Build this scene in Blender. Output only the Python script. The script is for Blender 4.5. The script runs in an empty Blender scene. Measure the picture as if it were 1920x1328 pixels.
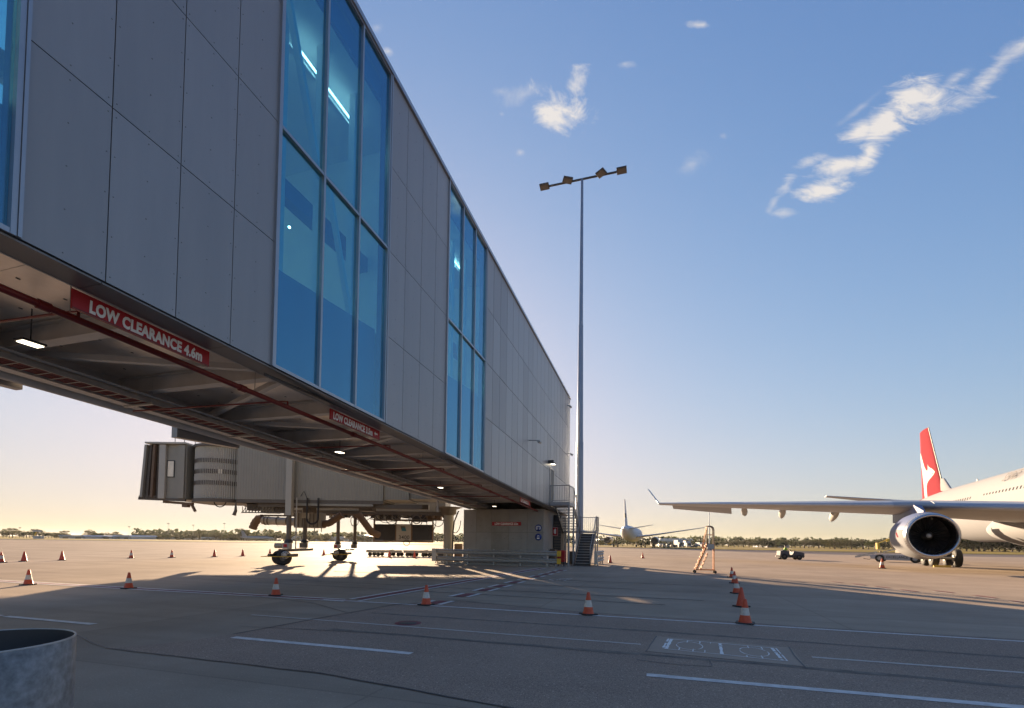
import bpy, bmesh, math, random
from math import sin, cos, tan, pi, radians, sqrt, atan2
from mathutils import Vector, Matrix, noise
random.seed(7)
S = bpy.context.scene
COL = S.collection

# ------------------------------------------------------------------ camera
PITCH, ROLL, CAMH, F = 0.032, 0.013, 1.5, 907.0
PP = 1017.0 - F * tan(PITCH) / cos(ROLL)
cam = bpy.data.cameras.new("camera")
camo = bpy.data.objects.new("camera", cam); COL.objects.link(camo)
RM = Matrix.Rotation(pi / 2 + PITCH, 3, 'X') @ Matrix.Rotation(ROLL, 3, 'Z')
camo.matrix_world = Matrix.Translation((0, 0, CAMH)) @ RM.to_4x4()
cam.sensor_fit = 'HORIZONTAL'; cam.sensor_width = 36.0; cam.lens = 36.0 * F / 1920.0
cam.shift_y = (PP - 664.0) / 1920.0
cam.clip_start = 0.05; cam.clip_end = 20000
S.camera = camo

def ray(x, y): return RM @ Vector(((x - 960) / F, -(y - PP) / F, -1.0))
def gp(x, y, z=0.0):                      # pixel of the photograph -> point on the ground
    d = ray(x, y); t = (z - CAMH) / d.z; return Vector((d.x * t, d.y * t, z))
def aty(x, y, Y):                         # pixel -> point at depth Y
    d = ray(x, y); return Vector((0, 0, CAMH)) + d * (Y / d.y)

# ------------------------------------------------------------------ world, sun, exposure
SUN_AZ = radians(-17.6)                   # left of the view direction (+Y)
SUN_EL = radians(10.0)
EXPO = 4.0                                # 2 ** exposure
W = bpy.data.worlds.new("World"); S.world = W; W.use_nodes = True
def build_world():
    nt = W.node_tree; N = nt.nodes; L = nt.links; N.clear()
    out = N.new('ShaderNodeOutputWorld'); bg = N.new('ShaderNodeBackground')
    sky = N.new('ShaderNodeTexSky'); sky.sky_type = 'NISHITA'; sky.sun_disc = False
    sky.sun_elevation = SUN_EL; sky.sun_rotation = SUN_AZ; sky.altitude = 20
    sky.air_density = 1.0; sky.dust_density = 0.7; sky.ozone_density = 1.6
    bg.inputs['Strength'].default_value = 0.11
    tc = N.new('ShaderNodeTexCoord'); sep = N.new('ShaderNodeSeparateXYZ')
    L.new(tc.outputs['Generated'], sep.inputs[0])
    def M(op, a, b=None, c=None, clamp=False):
        n = N.new('ShaderNodeMath'); n.operation = op; n.use_clamp = clamp
        for i, v in enumerate((a, b, c)):
            if v is None: continue
            if isinstance(v, (int, float)): n.inputs[i].default_value = v
            else: L.new(v, n.inputs[i])
        return n.outputs[0]
    # direction as tangents: u = x/y (to the right), v = z/y (up)
    ym = M('MAXIMUM', sep.outputs['Y'], 0.05)
    u = M('DIVIDE', sep.outputs['X'], ym); v = M('DIVIDE', sep.outputs['Z'], ym)
    comb = N.new('ShaderNodeCombineXYZ'); L.new(u, comb.inputs[0]); L.new(v, comb.inputs[1])
    n1 = N.new('ShaderNodeTexNoise'); n1.inputs['Scale'].default_value = 13; n1.inputs['Detail'].default_value = 9
    n1.inputs['Roughness'].default_value = .68; n1.inputs['Distortion'].default_value = .5
    L.new(comb.outputs[0], n1.inputs['Vector'])
    nz = M('SUBTRACT', n1.outputs['Fac'], .5)
    # streaky noise stretched along the long cloud
    mp = N.new('ShaderNodeMapping'); mp.inputs['Rotation'].default_value = (0, 0, radians(-38)); mp.inputs['Scale'].default_value = (.7, 2.0, 1)
    L.new(comb.outputs[0], mp.inputs[0])
    n2 = N.new('ShaderNodeTexNoise'); n2.inputs['Scale'].default_value = 15; n2.inputs['Detail'].default_value = 10
    n2.inputs['Roughness'].default_value = .68; n2.inputs['Distortion'].default_value = .8
    L.new(mp.outputs[0], n2.inputs['Vector'])
    nz2 = M('SUBTRACT', n2.outputs['Fac'], .5)
    def blob(px, py, rx, ry, ang, dens, nzn, namp):
        d = ray(px, py); cu, cv = d.x / d.y, d.z / d.y
        ca, sa = cos(radians(ang)), sin(radians(ang))
        du = M('SUBTRACT', u, cu); dv = M('SUBTRACT', v, cv)
        a = M('ADD', M('MULTIPLY', du, ca / (rx / F)), M('MULTIPLY', dv, sa / (rx / F)))
        b = M('ADD', M('MULTIPLY', du, -sa / (ry / F)), M('MULTIPLY', dv, ca / (ry / F)))
        r = M('SQRT', M('ADD', M('MULTIPLY', a, a), M('MULTIPLY', b, b)))
        q = M('SUBTRACT', 1.0, r)
        q = M('ADD', q, M('MULTIPLY', nzn, namp))
        return M('MULTIPLY', M('MULTIPLY', q, dens), 1.0, clamp=True)
    cl = []
    for b in [(1045, 202, 66, 44, -25, 1.3, nz, 3.4), (1078, 158, 40, 26, 60, .8, nz, 4.5), (985, 176, 60, 22, 20, .35, nz, 3.6),
              (940, 172, 18, 14, 0, .4, nz, 4.0), (976, 286, 10, 8, 0, .5, nz, 3.0), (941, 214, 6, 5, 0, .4, nz, 3.0),
              (1312, 47, 24, 7, 0, .55, nz, 4.5), (1172, 120, 22, 10, 0, .45, nz, 4.5), (1300, 308, 34, 18, 35, .35, nz, 4.5),
              (708, 52, 16, 14, 0, .5, nz, 4.0), (728, 96, 10, 8, 0, .5, nz, 4.0), (1355, 255, 10, 8, 0, .4, nz, 4),
              (1450, 382, 26, 12, 60, .8, nz2, 2.6), (1475, 345, 40, 14, 55, .7, nz2, 2.8), (1468, 398, 30, 12, 5, .6, nz2, 2.8), (1515, 305, 44, 14, 22, .8, nz2, 2.6),
              (1548, 358, 64, 28, 12, 1.3, nz2, 2.6), (1570, 312, 70, 22, 14, 1.0, nz2, 2.8), (1628, 290, 52, 26, 62, 1.2, nz2, 2.6), (1615, 245, 44, 26, 30, 1.1, nz2, 2.6),
              (1665, 225, 74, 40, 45, 1.5, nz2, 2.4), (1705, 190, 80, 42, 35, 1.5, nz2, 2.4), (1750, 190, 80, 36, 20, 1.0, nz2, 2.8), (1800, 190, 60, 24, 20, .8, nz2, 3.0),
              (1790, 150, 50, 14, 35, .6, nz2, 2.8), (1840, 160, 60, 22, 45, .7, nz2, 2.8), (1875, 120, 60, 20, 42, .7, nz2, 2.6), (1915, 90, 60, 22, 38, .7, nz2, 2.6), (1610, 205, 60, 9, 38, .4, nz2, 2.6)]:
        cl.append(blob(*b))
    m = cl[0]
    for c in cl[1:]: m = M('MAXIMUM', m, c)
    # low cloud streaks near the horizon
    mp2 = N.new('ShaderNodeMapping'); mp2.inputs['Scale'].default_value = (1.0, 9.0, 1); L.new(comb.outputs[0], mp2.inputs[0])
    n3 = N.new('ShaderNodeTexNoise'); n3.inputs['Scale'].default_value = 5; n3.inputs['Detail'].default_value = 7
    L.new(mp2.outputs[0], n3.inputs['Vector'])
    band = M('MULTIPLY', M('SUBTRACT', 1.0, M('DIVIDE', M('ABSOLUTE', M('SUBTRACT', v, .055)), .07)), 1.0, clamp=True)
    st = M('MULTIPLY', M('MULTIPLY', M('MULTIPLY', M('SUBTRACT', n3.outputs['Fac'], .52), 4.0), 1.0, clamp=True), band)
    m = M('MAXIMUM', m, M('MULTIPLY', st, .35))
    m = M('MULTIPLY', m, M('GREATER_THAN', sep.outputs['Y'], .05))
    # the low sun's sky has a far wider range than the photograph keeps: compress it smoothly, the same way in every direction
    ss = N.new('ShaderNodeSeparateColor'); L.new(sky.outputs[0], ss.inputs[0]); cc = N.new('ShaderNodeCombineColor')
    hz = M('EXPONENT', M('MULTIPLY', M('MAXIMUM', sep.outputs['Z'], 0.0), -9.0))
    for i, (A, k, w) in enumerate(((1.0, .212, -.02), (.90, .16, -.06), (.97, .10, -.36))):
        x = M('POWER', M('MULTIPLY', ss.outputs[i], .11), 1.3)
        y = M('DIVIDE', M('MULTIPLY', x, A / (EXPO * .11)), M('ADD', x, k))
        L.new(M('MULTIPLY', y, M('ADD', M('MULTIPLY', hz, w), 1.0)), cc.inputs[i])
    mixc = N.new('ShaderNodeMix'); mixc.data_type = 'RGBA'; mixc.inputs['B'].default_value = (.93 / (EXPO * .11), .86 / (EXPO * .11), .78 / (EXPO * .11), 1)
    L.new(M('MULTIPLY', M('POWER', m, 1.35), .85), mixc.inputs['Factor']); L.new(cc.outputs[0], mixc.inputs['A'])
    L.new(mixc.outputs['Result'], bg.inputs['Color'])
    L.new(bg.outputs[0], out.inputs[0])
build_world()
sun = bpy.data.lights.new("sun", 'SUN'); sun.energy = 5.0; sun.angle = radians(0.6); sun.color = (1.0, .74, .48)
suno = bpy.data.objects.new("sun", sun); COL.objects.link(suno)
sd = Vector((sin(SUN_AZ) * cos(SUN_EL), cos(SUN_AZ) * cos(SUN_EL), sin(SUN_EL)))
suno.rotation_euler = sd.to_track_quat('Z', 'Y').to_euler()
S.view_settings.view_transform = 'Standard'; S.view_settings.look = 'None'
S.view_settings.gamma = 1.0; S.view_settings.use_curve_mapping = False
S.view_settings.exposure = 2.0
S.cycles.max_bounces = 8; S.cycles.transparent_max_bounces = 16

# ------------------------------------------------------------------ materials
MATS = {}
def mat(name, col, rough=.6, metal=0., var=.12, vs=2.5, bump=0., bs=60., emit=None, es=0., vcol=None, spec=.5, coat=0., stretch=None, det=6, coord='Object'):
    if name in MATS: return MATS[name]
    m = bpy.data.materials.new(name); m.use_nodes = True; nt = m.node_tree; N = nt.nodes; L = nt.links
    b = N['Principled BSDF']; b.inputs['Roughness'].default_value = rough; b.inputs['Metallic'].default_value = metal
    b.inputs['Specular IOR Level'].default_value = spec; b.inputs['Coat Weight'].default_value = coat
    tc = N.new('ShaderNodeTexCoord'); src = tc.outputs[coord]
    if coord == 'World':
        pass
    if stretch:
        mp = N.new('ShaderNodeMapping'); mp.inputs['Scale'].default_value = stretch; L.new(src, mp.inputs[0]); src = mp.outputs[0]
    n = N.new('ShaderNodeTexNoise'); n.inputs['Scale'].default_value = vs; n.inputs['Detail'].default_value = det; n.inputs['Roughness'].default_value = .6
    L.new(src, n.inputs['Vector'])
    r = N.new('ShaderNodeValToRGB'); r.color_ramp.elements[0].position = .3; r.color_ramp.elements[1].position = .7
    c2 = vcol if vcol else tuple(min(1, c * (1 + var)) for c in col)
    c1 = col if vcol else tuple(c * (1 - var) for c in col)
    r.color_ramp.elements[0].color = (*c1, 1); r.color_ramp.elements[1].color = (*c2, 1)
    L.new(n.outputs['Fac'], r.inputs[0]); L.new(r.outputs[0], b.inputs['Base Color'])
    if rough > .05:
        mr = N.new('ShaderNodeMapRange'); mr.inputs['To Min'].default_value = max(0.02, rough * .85); mr.inputs['To Max'].default_value = min(1, rough * 1.15)
        L.new(n.outputs['Fac'], mr.inputs[0]); L.new(mr.outputs[0], b.inputs['Roughness'])
    if bump:
        n2 = N.new('ShaderNodeTexNoise'); n2.inputs['Scale'].default_value = bs; n2.inputs['Detail'].default_value = 3; L.new(src, n2.inputs['Vector'])
        bp = N.new('ShaderNodeBump'); bp.inputs['Strength'].default_value = bump; bp.inputs['Distance'].default_value = .01
        L.new(n2.outputs['Fac'], bp.inputs['Height']); L.new(bp.outputs[0], b.inputs['Normal'])
    if emit:
        b.inputs['Emission Color'].default_value = (*emit, 1); b.inputs['Emission Strength'].default_value = es
    MATS[name] = m; return m

SPEC = .012
def ground_mat(name, base, dark, light, joint=None, grain=300., gamp=.12, stain=.35, rough=.85, warm=None, streak=True):
    m = bpy.data.materials.new(name); m.use_nodes = True; nt = m.node_tree; N = nt.nodes; L = nt.links
    b = N['Principled BSDF']; b.inputs['Roughness'].default_value = rough; b.inputs['Specular IOR Level'].default_value = SPEC
    tc = N.new('ShaderNodeTexCoord'); mp = N.new('ShaderNodeMapping'); mp.inputs['Rotation'].default_value = (0, 0, radians(17.2)); mp.inputs['Location'].default_value = (2.7, 1.9, 0)
    L.new(tc.outputs['Object'], mp.inputs[0]); P = mp.outputs[0]
    def nz(scale, det=6, rough=.6, vec=P, dist=0):
        n = N.new('ShaderNodeTexNoise'); n.inputs['Scale'].default_value = scale; n.inputs['Detail'].default_value = det
        n.inputs['Roughness'].default_value = rough; n.inputs['Distortion'].default_value = dist; L.new(vec, n.inputs['Vector']); return n.outputs['Fac']
    def ramp(f, p0, p1, c0, c1):
        r = N.new('ShaderNodeValToRGB'); r.color_ramp.elements[0].position = p0; r.color_ramp.elements[1].position = p1
        r.color_ramp.elements[0].color = (*c0, 1); r.color_ramp.elements[1].color = (*c1, 1); L.new(f, r.inputs[0]); return r.outputs[0]
    def mix(f, a, c, mode='MIX'):
        x = N.new('ShaderNodeMix'); x.data_type = 'RGBA'; x.blend_type = mode
        for k, v in (('Factor', f), ('A', a), ('B', c)):
            if isinstance(v, (int, float)): x.inputs[k].default_value = v
            elif isinstance(v, tuple): x.inputs[k].default_value = (*v, 1)
            else: L.new(v, x.inputs[k])
        return x.outputs['Result']
    c = ramp(nz(.35, 8, .65), .32, .68, dark, light)
    c = mix(.5, c, base)
    # long tyre streaks across the apron
    if streak:
        ms = N.new('ShaderNodeMapping'); ms.inputs['Scale'].default_value = (.05, 1.2, 1); L.new(P, ms.inputs[0])
        s = nz(1.3, 6, .6, ms.outputs[0], .3)
        c = mix(ramp(s, .48, .72, (0, 0, 0), (stain,) * 3), c, dark)
    # oil blotches
    s2 = nz(.9, 5, .7, P, 1.0)
    c = mix(ramp(s2, .66, .74, (0, 0, 0), (stain * .8,) * 3), c, tuple(k * .7 for k in dark))
    # grain of the aggregate
    g = nz(grain, 2, .5)
    c = mix(ramp(g, .35, .65, (gamp,) * 3, (0, 0, 0)), c, (0, 0, 0))
    c = mix(ramp(nz(grain * .45, 1, .5), .66, .74, (0, 0, 0), (gamp * 1.2,) * 3), c, tuple(min(1, k * 1.7) for k in light))
    if joint:
        # slab to slab tone change
        br = N.new('ShaderNodeTexBrick'); br.offset = 0; br.inputs['Scale'].default_value = 1
        br.inputs['Brick Width'].default_value = joint; br.inputs['Row Height'].default_value = joint
        br.inputs['Mortar Size'].default_value = .018; br.inputs['Mortar Smooth'].default_value = .1; br.inputs['Bias'].default_value = 0
        br.inputs['Color1'].default_value = (.92, .92, .92, 1); br.inputs['Color2'].default_value = (1.06, 1.06, 1.06, 1); br.inputs['Mortar'].default_value = (.82, .82, .82, 1)
        L.new(P, br.inputs['Vector'])
        c = mix(1.0, c, br.outputs['Color'], 'MULTIPLY')
    L.new(c, b.inputs['Base Color'])
    bp = N.new('ShaderNodeBump'); bp.inputs['Strength'].default_value = .35; bp.inputs['Distance'].default_value = .006
    L.new(g, bp.inputs['Height']); L.new(bp.outputs[0], b.inputs['Normal'])
    return m

def glass_mat(name, tint, refl, rough=.0):
    m = bpy.data.materials.new(name); m.use_nodes = True; nt = m.node_tree; N = nt.nodes; L = nt.links; N.clear()
    o = N.new('ShaderNodeOutputMaterial'); t = N.new('ShaderNodeBsdfTransparent'); t.inputs[0].default_value = (*tint, 1)
    g = N.new('ShaderNodeBsdfGlossy'); g.inputs[0].default_value = (.46, .74, .95, 1); g.inputs['Roughness'].default_value = rough
    ge = N.new('ShaderNodeNewGeometry'); dt = N.new('ShaderNodeVectorMath'); dt.operation = 'DOT_PRODUCT'
    L.new(ge.outputs['Incoming'], dt.inputs[0]); L.new(ge.outputs['Normal'], dt.inputs[1])
    ab = N.new('ShaderNodeMath'); ab.operation = 'ABSOLUTE'; L.new(dt.outputs['Value'], ab.inputs[0])
    om = N.new('ShaderNodeMath'); om.operation = 'SUBTRACT'; om.inputs[0].default_value = 1.0; L.new(ab.outputs[0], om.inputs[1])
    pw = N.new('ShaderNodeMath'); pw.operation = 'POWER'; pw.inputs[1].default_value = 4.0; L.new(om.outputs[0], pw.inputs[0])
    mr = N.new('ShaderNodeMapRange'); mr.inputs['To Min'].default_value = refl; mr.inputs['To Max'].default_value = .9
    L.new(pw.outputs[0], mr.inputs[0])
    mx = N.new('ShaderNodeMixShader'); L.new(mr.outputs[0], mx.inputs[0]); L.new(t.outputs[0], mx.inputs[1]); L.new(g.outputs[0], mx.inputs[2])
    # faint waviness
    tc = N.new('ShaderNodeTexCoord'); n = N.new('ShaderNodeTexNoise'); n.inputs['Scale'].default_value = .8; L.new(tc.outputs['Object'], n.inputs['Vector'])
    bp = N.new('ShaderNodeBump'); bp.inputs['Strength'].default_value = .04; bp.inputs['Distance'].default_value = .05
    L.new(n.outputs['Fac'], bp.inputs['Height']); L.new(bp.outputs[0], g.inputs['Normal'])
    L.new(mx.outputs[0], o.inputs[0]); return m

# ------------------------------------------------------------------ mesh builder
class MB:
    def __init__(s): s.v = []; s.f = []; s.sm = []
    def quad(s, a, b, c, d, sm=False):
        i = len(s.v); s.v += [tuple(a), tuple(b), tuple(c), tuple(d)]; s.f.append((i, i + 1, i + 2, i + 3)); s.sm.append(sm); return s
    def poly(s, pts):
        i = len(s.v); s.v += [tuple(p) for p in pts]; s.f.append(tuple(range(i, i + len(pts)))); s.sm.append(False); return s
    def hexa(s, p):     # p: 4 bottom (ccw), 4 top
        i = len(s.v); s.v += [tuple(q) for q in p]
        for f in ((3, 2, 1, 0), (4, 5, 6, 7), (0, 1, 5, 4), (1, 2, 6, 5), (2, 3, 7, 6), (3, 0, 4, 7)):
            s.f.append(tuple(i + k for k in f)); s.sm.append(False)
        return s
    def box(s, c, d, rz=0, rx=0, ry=0):
        R = Matrix.Rotation(rz, 3, 'Z') @ Matrix.Rotation(ry, 3, 'Y') @ Matrix.Rotation(rx, 3, 'X'); c = Vector(c)
        x, y, z = d[0] / 2, d[1] / 2, d[2] / 2
        return s.hexa([c + R @ Vector(q) for q in ((-x, -y, -z), (x, -y, -z), (x, y, -z), (-x, y, -z), (-x, -y, z), (x, -y, z), (x, y, z), (-x, y, z))])
    def bb(s, x0, x1, y0, y1, z0, z1):
        return s.box(((x0 + x1) / 2, (y0 + y1) / 2, (z0 + z1) / 2), (abs(x1 - x0), abs(y1 - y0), abs(z1 - z0)))
    def bar(s, a, b, w, h=None, up=(0, 0, 1)):
        a = Vector(a); b = Vector(b); h = h or w; d = (b - a).normalized(); u = Vector(up)
        if abs(d.dot(u)) > .98: u = Vector((1, 0, 0))
        r = d.cross(u).normalized(); u = r.cross(d).normalized(); r *= w / 2; u *= h / 2
        return s.hexa([a - r - u, a + r - u, b + r - u, b - r - u, a - r + u, a + r + u, b + r + u, b - r + u])
    def tube(s, pts, r, n=8, caps=True):
        pts = [Vector(p) for p in pts]; rr = r if isinstance(r, (list, tuple)) else [r] * len(pts)
        rings = []; up = None
        for k, p in enumerate(pts):
            if k == 0: d = pts[1] - p
            elif k == len(pts) - 1: d = p - pts[k - 1]
            else: d = (pts[k + 1] - p).normalized() + (p - pts[k - 1]).normalized()
            d.normalize()
            if up is None: up = Vector((0, 0, 1)) if abs(d.z) < .9 else Vector((1, 0, 0))
            x = d.cross(up).normalized(); y = x.cross(d).normalized(); up = y
            i = len(s.v)
            for j in range(n):
                a = 2 * pi * j / n; s.v.append(tuple(p + (x * cos(a) + y * sin(a)) * rr[k]))
            rings.append(i)
        for k in range(len(rings) - 1):
            for j in range(n):
                a, b = rings[k], rings[k + 1]; s.f.append((a + j, b + j, b + (j + 1) % n, a + (j + 1) % n)); s.sm.append(True)
        if caps:
            for i, rev in ((rings[0], 0), (rings[-1], 1)):
                q = [s.v[i + j] for j in range(n)]
                if rev: q = q[::-1]
                s.poly(q)
        return s
    def lathe(s, prof, n=24, M=None, sm=True, a0=0, a1=2 * pi):
        full = abs(a1 - a0 - 2 * pi) < 1e-6; i = len(s.v); k = n if full else n + 1
        for r, z in prof:
            for j in range(k):
                a = a0 + (a1 - a0) * j / n; p = Vector((r * cos(a), r * sin(a), z)); s.v.append(tuple(M @ p if M else p))
        for q in range(len(prof) - 1):
            for j in range(n):
                j2 = (j + 1) % k; s.f.append((i + q * k + j, i + q * k + j2, i + (q + 1) * k + j2, i + (q + 1) * k + j)); s.sm.append(sm)
        return s
    def prism(s, pts, ax, d0, d1):     # 2-D outline extruded along axis ax
        def P(p, d): return {'x': (d, p[0], p[1]), 'y': (p[0], d, p[1]), 'z': (p[0], p[1], d)}[ax]
        n = len(pts); i = len(s.v)
        s.v += [P(p, d0) for p in pts] + [P(p, d1) for p in pts]
        s.f.append(tuple(range(i, i + n))); s.f.append(tuple(range(i + 2 * n - 1, i + n - 1, -1))); s.sm += [False] * 2
        for j in range(n):
            k = (j + 1) % n; s.f.append((i + k, i + j, i + n + j, i + n + k)); s.sm.append(False)
        return s
    def loft(s, secs, sm=True, caps=True):
        n = len(secs[0]); i = len(s.v)
        for q in secs: s.v += [tuple(p) for p in q]
        for k in range(len(secs) - 1):
            for j in range(n):
                a = i + k * n; s.f.append((a + j, a + (j + 1) % n, a + n + (j + 1) % n, a + n + j)); s.sm.append(sm)
        if caps: s.poly(secs[0][::-1]); s.poly(secs[-1])
        return s
    def mesh(s, name, m):
        me = bpy.data.meshes.new(name); me.from_pydata(s.v, [], s.f)
        bm = bmesh.new(); bm.from_mesh(me); bmesh.ops.recalc_face_normals(bm, faces=bm.faces)
        bm.to_mesh(me); bm.free()
        me.polygons.foreach_set('use_smooth', s.sm); me.update()
        if m: me.materials.append(m)
        return me
def obj(name, mb, m, parent=None, loc=None, rz=None, bevel=0):
    me = mb.mesh(name, m) if isinstance(mb, MB) else mb
    o = bpy.data.objects.new(name, me); COL.objects.link(o)
    if parent: o.parent = parent
    if loc is not None: o.location = loc
    if rz is not None: o.rotation_euler = (0, 0, rz)
    if bevel:
        b = o.modifiers.new('Bevel', 'BEVEL'); b.width = bevel; b.segments = 2; b.limit_method = 'ANGLE'
    return o
def tag(o, label, cat, group=None):
    o['label'] = label; o['category'] = cat
    if group: o['group'] = group
    return o
def thing(name, label, cat, loc=(0, 0, 0), rz=0, group=None):
    o = bpy.data.objects.new(name, None); COL.objects.link(o); o.location = loc; o.rotation_euler = (0, 0, rz)
    o.empty_display_size = .2
    return tag(o, label, cat, group)
def struct(o): o['kind'] = 'structure'; return o
def stuff(o): o['kind'] = 'stuff'; return o
KIDS = {}
def copy_tree(o, label=None, loc=None, rz=None, scale=None):
    if not KIDS or o.name not in KIDS:
        KIDS.clear()
        for x in COL.objects:
            if x.parent: KIDS.setdefault(x.parent.name, []).append(x)
        KIDS.setdefault(o.name, [])
    def rec(a, par):
        c = a.copy(); COL.objects.link(c)
        if par: c.parent = par
        for k in list(KIDS.get(a.name, [])): rec(k, c)
        return c
    c = rec(o, None)
    if label: c['label'] = label
    if loc is not None: c.location = loc
    if rz is not None: c.rotation_euler = (0, 0, rz)
    if scale is not None: c.scale = scale if not isinstance(scale, (int, float)) else (scale,) * 3
    return c
def text_mesh(body, size, ext=.002, bold=.02, sx=.8, align='LEFT'):
    cu = bpy.data.curves.new('lettering', 'FONT'); cu.body = body; cu.size = size; cu.extrude = ext; cu.offset = bold * size
    cu.align_x = align; cu.resolution_u = 3; cu.space_character = 1.05
    o = bpy.data.objects.new('tmp', cu); COL.objects.link(o)
    dg = bpy.context.evaluated_depsgraph_get(); dg.update()
    me = bpy.data.meshes.new_from_object(o.evaluated_get(dg)); me.name = 'lettering'
    bpy.data.objects.remove(o)
    me.transform(Matrix.Diagonal((sx, 1, 1, 1))); return me
def text_part(body, size, m, parent, origin, xdir, updir, name='lettering', fit=None, cap=None, **k):
    me = text_mesh(body, size, **k)
    if fit:
        x0 = min(v.co.x for v in me.vertices); x1 = max(v.co.x for v in me.vertices); y1 = max(v.co.y for v in me.vertices); y0 = min(0, min(v.co.y for v in me.vertices))
        me.transform(Matrix.Translation((-x0, 0, 0))); me.transform(Matrix.Diagonal((fit / (x1 - x0), (cap / y1) if cap else 1, 1, 1)))
    x = Vector(xdir).normalized(); y = Vector(updir).normalized(); z = x.cross(y).normalized(); y = z.cross(x)
    T = Matrix(((x.x, y.x, z.x, origin[0]), (x.y, y.y, z.y, origin[1]), (x.z, y.z, z.z, origin[2]), (0, 0, 0, 1)))
    me.transform(T); me.materials.clear(); me.materials.append(m)
    return obj(name, me, None, parent)

# building frame: s along the facade (away from camera), t to the left of it (into the building), z up
BA = radians(17.2); U = Vector((sin(BA), cos(BA), 0)); NV = Vector((-cos(BA), sin(BA), 0)); D0 = 6.91
BRZ = radians(90 - 17.2)
def B(s, t, z=0.0): return U * s + NV * (D0 + t) + Vector((0, 0, z))
ZB = lambda s: 4.965 - .0362 * s
ZT = lambda s: 14.51 - .0425 * s
ZF = lambda s, f: ZB(s) + f * (ZT(s) - ZB(s))

# ------------------------------------------------------------------ material library
m_conc = ground_mat('apron_concrete', (.40, .315, .24), (.28, .225, .175), (.51, .41, .32), joint=6.0, grain=70., gamp=.16, stain=.5)
m_asph = ground_mat('asphalt', (.42, .315, .245), (.33, .25, .20), (.52, .395, .31), grain=85., gamp=.45, stain=.3, rough=.8)
m_asph2 = ground_mat('taxiway_asphalt', (.20, .17, .16), (.17, .145, .14), (.24, .21, .19), grain=20, gamp=.1)
m_patch = ground_mat('patch_concrete', (.43, .335, .265), (.36, .28, .22), (.50, .39, .31), grain=120, gamp=.15, streak=False)
m_grass = mat('dry_grass', (.30, .20, .05), .95, spec=.05, vs=.08, vcol=(.20, .17, .04), bump=0)
m_grass2 = mat('green_grass', (.13, .14, .03), .95, spec=.05, vs=.1, vcol=(.13, .12, .035))
m_white = mat('road_paint_white', (.50, .47, .45), .8, vs=7, vcol=(.80, .76, .73), det=10, spec=.1)
m_worn = mat('worn_paint', (.42, .36, .31), .75, vs=9, vcol=(.58, .52, .48), det=8)
m_redp = mat('road_paint_red', (.16, .04, .05), .7, vs=9, vcol=(.22, .06, .07))
m_seal = mat('joint_sealant', (.07, .062, .058), .6, vs=5)
m_panel = mat('cladding_grey', (.285, .281, .287), .38, .3, var=.05, vs=2.2, stretch=(1.2, 1.2, .16), bump=.02, bs=8)
m_panel2 = mat('cladding_grey_light', (.30, .296, .303), .37, .3, var=.05, vs=2.6, stretch=(1.2, 1.2, .16), bump=.02, bs=8)
m_panel3 = mat('cladding_grey_dark', (.268, .265, .272), .40, .3, var=.05, vs=2.0, stretch=(1.2, 1.2, .16), bump=.02, bs=8)
m_back = mat('shadow_gap', (.02, .02, .022), .7)
m_alu = mat('aluminium_frame', (.36, .37, .40), .35, .7, var=.05)
m_dark = mat('dark_metal', (.05, .05, .055), .45, .3)
m_galv = mat('galvanised_steel', (.34, .34, .33), .48, .5, vs=6, vcol=(.46, .45, .43), bump=.03, bs=30)
m_deck = mat('soffit_deck', (.74, .65, .56), .32, .45, vs=1.1, vcol=(.92, .86, .78), bump=.12, bs=2.2)
m_beam = mat('beam_steel', (.50, .47, .43), .5, .1, vs=2, vcol=(.62, .59, .55))
m_strip = mat('soffit_lining', (.19, .18, .175), .45, .3, var=.08)
m_redpipe = mat('red_pipe', (.16, .008, .007), .4, 0, var=.1)
m_redsign = mat('sign_red', (.36, .004, .012), .45, 0, var=.05)
m_redcable = mat('red_cable', (.16, .035, .03), .7, vs=12, vcol=(.24, .06, .05))
m_signwhite = mat('sign_white', (.75, .74, .72), .5, var=.03)
m_wall = mat('concrete_wall', (.25, .24, .225), .8, vs=.9, vcol=(.32, .31, .29), bump=.15, bs=25, det=10)
m_wall2 = mat('concrete_wall_stained', (.22, .205, .18), .85, vs=1.4, vcol=(.31, .29, .26), bump=.15, bs=25, det=12)
m_intw = mat('interior_white', (.80, .80, .78), .6, var=.04)
m_intf = mat('interior_floor', (.35, .35, .35), .6)
m_dado = mat('spandrel_blue', (.10, .16, .26), .3, var=.03)
m_glass = glass_mat('tinted_glass', (.50, .85, .92), .20)
m_lamp = mat('lit_lamp', (.8, .8, .75), .5, emit=(1, .86, .62), es=1.6)
m_strl = mat('strip_light', (.8, .8, .8), .5, emit=(1, .96, .9), es=2.2)
m_downl = mat('interior_lamp', (.8, .8, .8), .5, emit=(1, .95, .85), es=4.0)
m_cone = mat('cone_orange', (.42, .05, .015), .55, vs=12, vcol=(.55, .085, .03))
m_conew = mat('cone_band_white', (.40, .39, .36), .4, vs=14, vcol=(.55, .53, .50))
m_rub = mat('rubber_black', (.022, .022, .023), .7, vs=20)
m_tyre = mat('tyre_rubber', (.018, .018, .018), .75, vs=12)
m_pole = mat('mast_steel', (.17, .21, .29), .42, .6, vs=.7, vcol=(.22, .27, .35))
m_bridge = mat('bridge_paint', (.27, .26, .225), .5, .15, var=.05, vs=1.2, bump=.0)
m_bridge2 = mat('bridge_paint_light', (.38, .37, .33), .5, .1, var=.05, vs=1.5)
m_bsteel = mat('bridge_steel', (.12, .105, .09), .55, .3, vs=4)
m_brown = mat('weathered_brown', (.15, .10, .065), .7, vs=3)
m_wpaint = mat('white_paint', (.38, .38, .37), .6, coat=.0, spec=.1, var=.03)
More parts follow.
